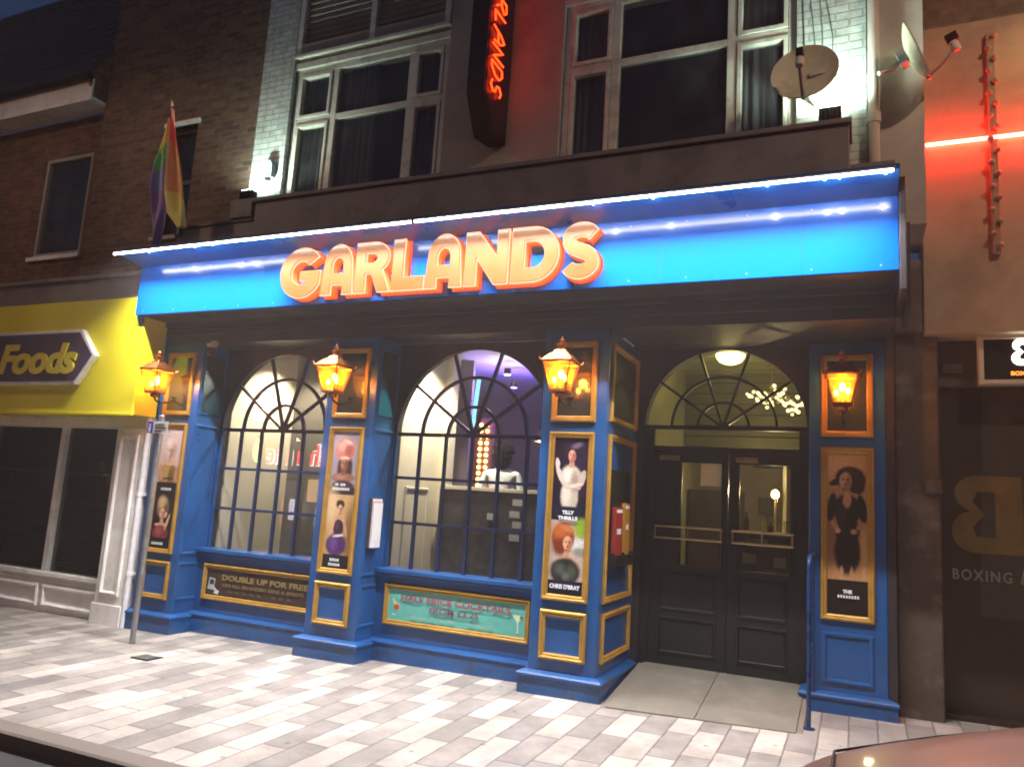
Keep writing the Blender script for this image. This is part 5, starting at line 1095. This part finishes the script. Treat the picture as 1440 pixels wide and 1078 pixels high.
for i in range(26):
    x = -2.5+(i % 13)*.2+rnd.uniform(-.03, .03); z = (1.981, 2.381)[i//13]; h = rnd.uniform(.22, .31); kind = rnd.randrange(3)
    b = MB(); b.lathe([(.034, 0), (.036, h*.6), (.014, h*.78), (.013, h)], (x, 6.26, z), (mat('green_bottle', (.03, .10, .04), .12, coat=.4), mat('amber_bottle', (.22, .09, .02), .12, coat=.4), mat('clear_bottle', (.45, .47, .45), .12, coat=.4))[kind], 10)
    o = b.build('bottle', smooth=True, origin=(x, 6.26, z)); tag(o, ('green', 'amber', 'clear')[kind]+' bottle on the back shelves deep inside the bar', 'bottle', 'bottles on the back shelves')
for i, (x, y) in enumerate(((-1.15, 3.6), (-.55, 4.3), (-2.2, 4.6))):
    t = thing('pendant_lamp', (x, y, 2.5), ('small warm pendant lamp nearest the middle arched window', 'small warm pendant lamp to the right, deep inside the bar', 'small warm pendant lamp deepest inside the bar')[i], 'pendant lamp', 'pendant lamps inside the bar')
    b = MB(); b.tube([(x, y, 3.42), (x, y, 2.72)], .006, IRON, 6); b.lathe([(.03, .22), (.05, .2), (.11, .06), (.105, .055), (.045, .19), (.02, .2)], (x, y, 2.5), BRASS, 16); b.build('shade', t, smooth=True)
    b = MB(); b.ball((x, y, 2.585), .035, emi('pendant_bulb', (1, .72, .36), 22), 10); b.build('bulb', t, smooth=True)
    lamp('pendant_light', 'POINT', (x, y, 2.50), 7, (1, .72, .40), t, shadow_soft_size=.04)
# porch lamps
t = thing('dome_light', (1.10, 1.75, 3.31), 'round glowing ceiling light above the entrance fanlight', 'ceiling light')
b = MB(); b.lathe([(.16, 0), (.165, -.02), (.155, -.03)], (1.10, 1.75, 3.325), BRASS, 24); b.build('rim', t, smooth=True)
b = MB(); b.lathe([(.15, 0), (.145, -.04), (.11, -.085), (.05, -.11), (.002, -.115)], (1.10, 1.75, 3.30), emi('dome_glow', (1, .80, .26), 9), 24); b.build('diffuser', t, smooth=True)
lamp('dome_lamp', 'POINT', (1.10, 1.75, 3.15), P_DOME, (1, .78, .30), t, shadow_soft_size=.1)
t = thing('bubble_chandelier', (1.45, 2.55, 3.3), 'cluster chandelier of many small yellow globes inside the entrance', 'chandelier')
b = MB(); b.tube([(1.45, 2.55, 3.32), (1.45, 2.55, 3.05)], .012, BRASS, 8); b.lathe([(.06, 0), (.06, .02)], (1.45, 2.55, 3.3), BRASS, 14); b.build('stem', t)
GLB = emi('globe_glow', (1, .80, .38), 3.0); GLD = mat('globe_dull', (.5, .42, .2), .25); rnd = random.Random(4)
for i in range(84):
    a = rnd.uniform(0, 6.28); rr = .36*math.sqrt(rnd.random()); x, y = 1.50+rr*math.cos(a), 2.55+rr*.7*math.sin(a); z = 3.05-.22*(1-rr/.36)*rnd.uniform(.4, 1)-rnd.random()*.07-(.14 if x > 1.62 and i % 2 else 0)
    b = MB(); b.ball((x, y, z), rnd.uniform(.014, .024), GLB if rnd.random() < .75 else GLD, 8); b.build('globe', t, smooth=True)
t = thing('filament_lamp', (1.455, 2.95, 1.75), 'single glowing bulb lamp standing at the bar behind the right door', 'lamp')
b = MB(); b.tube([(1.455, 2.95, 1.3), (1.455, 2.95, 1.82)], .012, BRASS, 8); b.lathe([(.06, 0), (.06, .015), (.012, .03)], (1.455, 2.95, 1.3), BRASS, 14); b.build('stand', t)
b = MB(); b.ball((1.455, 2.95, 1.88), .045, emi('filament', (1, .62, .2), 20), 12, (1, 1, 1.2)); b.build('bulb', t, smooth=True)
lamp('bar_lamp', 'POINT', (1.455, 2.85, 1.9), 24, (1, .75, .42), t, shadow_soft_size=.05)
b = MB(); b.box(1.40, 1.56, 2.7, 3.2, .17, 1.30, WOODD); b.box(.40, 1.02, 3.3, 3.7, .17, 1.9, WOODD); b.build('cabinet_and_dark_block', pub)  # second block is added, to darken the view through the left door
b = MB(); b.box(1.70, 1.94, 3.9, 4.14, 1.5, 2.2, mat('gold_wall', (.45, .33, .14), .6)); b.box(1.08, 1.99, 4.0, 4.14, 2.25, 2.4, WOODD); b.build('wall_niche', pub)
GLS = glass('bottle_glass', (.75, .8, .7), refl=1.0); BRN = mat('brown_bottle', (.06, .03, .01), .15, coat=.4)
for i, (x, y, h, kind) in enumerate(((1.22, 2.3, .20, 0), (1.40, 2.35, .16, 1), (1.47, 2.3, .10, 0), (1.62, 2.3, .13, 2), (1.68, 2.38, .2, 0), (1.76, 2.3, .12, 2), (1.85, 2.32, .18, 1))):
    t0 = MB(); m = (BRN, mat('pale_pump', (.6, .58, .5), .4), GLS)[kind]
    prof = [(.028, 0), (.03, h*.6), (.012, h*.78), (.012, h)] if kind < 2 else [(.022, 0), (.03, h*.3), (.036, h)]
    t0.lathe(prof, (x, y, 1.456), m, 12)
    lab = ('dark bottle on the bar counter behind the right door', 'pale bar tap on the counter behind the right door', 'clear glass on the bar counter behind the right door')[kind]
    tag(t0.build(('bottle', 'bar_tap', 'drinking_glass')[kind], smooth=True, origin=(x, y, 1.456)), lab, ('bottle', 'bar tap', 'glass')[kind], 'bottles and glasses on the bar counter')

# ------------------------------------------------------------------ parked car by the kerb
car = thing('parked_car', (4.3, -4.22, gz(4.3, -4.2)-.09), 'reddish brown car at the kerb, only its bonnet corner in view', 'car')
PAINT = mat('car_paint', (.34, .185, .15), .34, .25, var=.03, scale=3, coat=.6)
b = MB(); secs = []
def sect(x, hw, zl, zt, crown, n=22):
    pts = []
    for i in range(n+1):
        a = math.pi*i/n; c = math.cos(a); s_ = math.sin(a)
        u = hw*(abs(c)**.55)*(1 if c > 0 else -1); zz = zl+(zt-zl)*(s_**.42)+crown*(s_**3)*(1-abs(c))
        pts.append((x, -4.10+u, .07+zz*1.0))
    return pts
for x, hw, zl, zt, cr in ((2.05, .42, .40, .62, 0), (2.08, .62, .26, .72, .01), (2.2, .76, .2, .82, .02), (2.55, .86, .18, .92, .03), (3.05, .90, .18, 1.06, .04), (3.55, .915, .18, 1.09, .05), (4.6, .92, .18, 1.09, .03), (5.6, .91, .18, 1.09, 0), (6.1, .86, .22, 1.03, 0), (6.32, .72, .34, .88, 0)): secs.append(sect(x, hw, zl, zt, cr))
n = len(secs[0]); vs = [p for s_ in secs for p in s_]
fs = [(i*n+k, i*n+(k+1) % n, (i+1)*n+(k+1) % n, (i+1)*n+k) for i in range(len(secs)-1) for k in range(n)] + [tuple(range(n)), tuple(range((len(secs)-1)*n, len(secs)*n))]
b.add(vs, fs, PAINT); body = b.build('body', car, smooth=True); sm = body.modifiers.new('sub', 'SUBSURF'); sm.levels = 2; sm.render_levels = 2
b = MB()
def on_bonnet(x, u):
    T_ = ((2.2, .76, .2, .82, .02), (2.55, .86, .18, .92, .03), (3.05, .90, .18, 1.06, .04), (3.55, .915, .18, 1.09, .05))
    i = 0 if x < 2.55 else 1 if x < 3.05 else 2; a = (x-T_[i][0])/(T_[i+1][0]-T_[i][0]); hw, zl, zt, cr = [T_[i][q]*(1-a)+T_[i+1][q]*a for q in (1, 2, 3, 4)]
    c = min(1, abs(u)/hw)**(1/.55); s_ = math.sqrt(max(0, 1-c*c)); return (x, -4.10+u, .07+zl+(zt-zl)*s_**.42+cr*s_**3*(1-c)-.002)
for sg in (-1, 1): b.tube([on_bonnet(2.26+i*.1, sg*(.52+.018*i)) for i in range(13)], .0045, mat('panel_gap', (.01, .008, .008), .7), 6)
b.tube([on_bonnet(2.26, -.52+i*.08) for i in range(14)], .0045, mat('panel_gap', (.01, .008, .008), .7), 6); b.build('bonnet_gap', car)
b = MB(); CG = mat('car_glass', (.01, .012, .014), .05, coat=.5)
cs = [sect(3.6, .80, 1.04, 1.07, 0), sect(4.25, .74, 1.04, 1.50, .02), sect(5.2, .73, 1.04, 1.52, .02), sect(6.0, .76, 1.04, 1.1, 0)]
vs = [p for s_ in cs for p in s_]; b.add(vs, [(i*n+k, i*n+(k+1) % n, (i+1)*n+(k+1) % n, (i+1)*n+k) for i in range(3) for k in range(n)], CG); b.build('cabin_glass', car, smooth=True)
b = MB(); b.add([p for s_ in (sect(4.22, .70, 1.46, 1.515, .02), sect(5.22, .69, 1.46, 1.535, .02)) for p in s_], [(k, (k+1) % n, n+(k+1) % n, n+k) for k in range(n)], PAINT); b.build('roof_panel', car, smooth=True)
for x in (2.85, 5.55):
    for y in (-4.97, -3.35):
        b = MB(); b.lathe([(.20, -.1), (.31, -.1), (.33, -.06), (.33, .06), (.31, .1), (.20, .1)], (0, 0, 0), mat('tyre', (.015, .015, .015), .8), 28); Mx = Matrix.Translation((x, y, .27)) @ Matrix.Rotation(R(90), 4, 'X'); b.v = [Mx @ q for q in b.v]; w = b.build('wheel', car, smooth=True)
        b = MB(); b.lathe([(.05, -.09), (.20, -.085), (.20, .085), (.05, .09)], (0, 0, 0), GREYP, 20); b.v = [Mx @ q for q in b.v]; b.build('rim', w, smooth=True)
for y in (-4.80, -3.64):
    b = MB(); b.ball((2.16, y, .68), .10, mat('headlamp_glass', (.5, .52, .55), .1, coat=1), 14, (.6, 1.2, .7)); b.build('headlight', car, smooth=True)
b = MB(); b.box(2.02, 2.06, -4.47, -3.97, .42, .53, mat('plate_pale', (.6, .6, .58), .5)); b.build('number_plate', car)

# ------------------------------------------------------------------ across the street (seen mirrored in the glass)
opp = thing('takeaway_shop', (-13, -13.2, 0), 'brick takeaway with lit red and white sign opposite, mirrored in the pub windows', 'shop')
b = MB(); b.box(-40, -17.5, -16, -13.0, -.5, 8, RBRICK); b.box(-17.5, -11.0, -16, -13.0, 3.3, 8, RBRICK); b.box(-11.0, 40, -16, -13.0, -.5, 8.5, OBRICK); b.build('wall', opp)
b = MB(); b.box(-17.4, -11.1, -13.0, -12.9, 2.0, 3.3, mat('takeaway_fascia', (.05, .035, .05), .5)); b.build('fascia', opp)
b = MB(); b.M = BACK(-12.88); b.text('Lunch Time', .95, 12.15, 2.36, emi('sign_red', (1, .03, .03), 15), .02, .02, bold=.012, width=3.72); b.build('lettering', opp)
b = MB(); b.M = BACK(-12.90); b.text('Lunch Time', .95, 12.15, 2.36, emi('sign_white', (1, .92, .92), 12), .002, .01, bold=.045, width=3.78)
b.prism(arc(16.25, 2.75, .30, .42, 0, 360, 20)[:-1], .002, .02, emi('sign_lemon', (.75, .95, .2), 13)); b.prism([(14.2, 2.9), (14.75, 3.25), (14.6, 2.7)], .002, .01, emi('sign_white', (1, .92, .92), 12)); b.build('sign_backing', opp)
b = MB(); b.M = BACK(-13.6)
for u0, u1, v0, v1, c, s_ in ((11.3, 12.6, 1.35, 1.95, (.5, .06, .03), 2), (13.3, 14.6, 1.15, 1.9, (1, .6, .3), 2.5), (12.75, 13.15, 1.3, 1.95, (.8, .9, .3), 3), (14.8, 15.3, .5, 1.2, (.9, .9, 1), 3), (15.45, 15.75, .3, 1.2, (1, .15, .15), 2), (13.6, 14.2, .35, .95, (.7, .75, .9), 2)):
    b.box(u0, u1, v0, v1, 0, .05, emi('menu_%d' % int(u0*10), c, s_*2.0))
b.build('menu_board', opp)
b = MB(); b.box(-17.5, -11, -15.9, -13.9, -.2, 0, WOODD); b.box(-17.5, -11, -14.2, -13.8, 0, 3.3, mat('takeaway_wall', (.3, .25, .2), .7)); b.box(-17.5, -11, -13.1, -13.0, -.3, .2, RBRICK); b.build('interior', opp)
# street lamps on the near kerb, beyond both edges of the picture
def street_lamp(x, y, e, lab):
    t = thing('street_lamp', (x, y, gz(x, y)), lab, 'street lamp', 'street lamps along the near kerb')
    b = MB(); b.lathe([(.09, -.3), (.09, .9), (.06, 1.0), (.05, 7.6)], (x, y, 0), IRON, 16); b.tube([(x, y, 7.5), (x, y-.1, 7.8), (x, y-.35, 7.95), (x, y-.6, 8.0)], .035, IRON, 10); b.build('post', t, smooth=True)
    b = MB(); b.lathe([(.22, -.02), (.2, .06), (.08, .12)], (x, y-.7, 7.98), IRON, 18); b.build('hood', t, smooth=True)
    b = MB(); b.lathe([(.18, -.02), (.18, 0)], (x, y-.7, 7.965), emi('street_lens', (1, .72, .42), 40), 18); b.build('lens', t)
    l = lamp('street_light', 'SPOT', (x, y-.7, 7.93), e, (1, .72, .50), t, spot_size=R(170), spot_blend=.4, shadow_soft_size=.16)
street_lamp(5.4, -2.62, P_STREET, 'black street lamp on the kerb to the right of the parked car')
street_lamp(-7.6, -2.62, P_STREET*.45, 'black street lamp on the kerb in front of the yellow shop')

# thin haze added round the whole street to imitate lens veil
HZ = 0.0046
hm = bpy.data.materials.new('veil_haze'); hm.use_nodes = True; nt = hm.node_tree; nt.nodes.clear()
pv = N(nt, 'ShaderNodeVolumePrincipled'); pv.inputs['Color'].default_value = (.92, .88, .86, 1); pv.inputs['Density'].default_value = HZ; pv.inputs['Anisotropy'].default_value = .45
ho = N(nt, 'ShaderNodeOutputMaterial'); nt.links.new(pv.outputs[0], ho.inputs['Volume'])
b = MB(); b.box(-62, 62, -32, 32, -3.2, 10.9, hm); tag(b.build('haze'), None, None, kind='stuff')
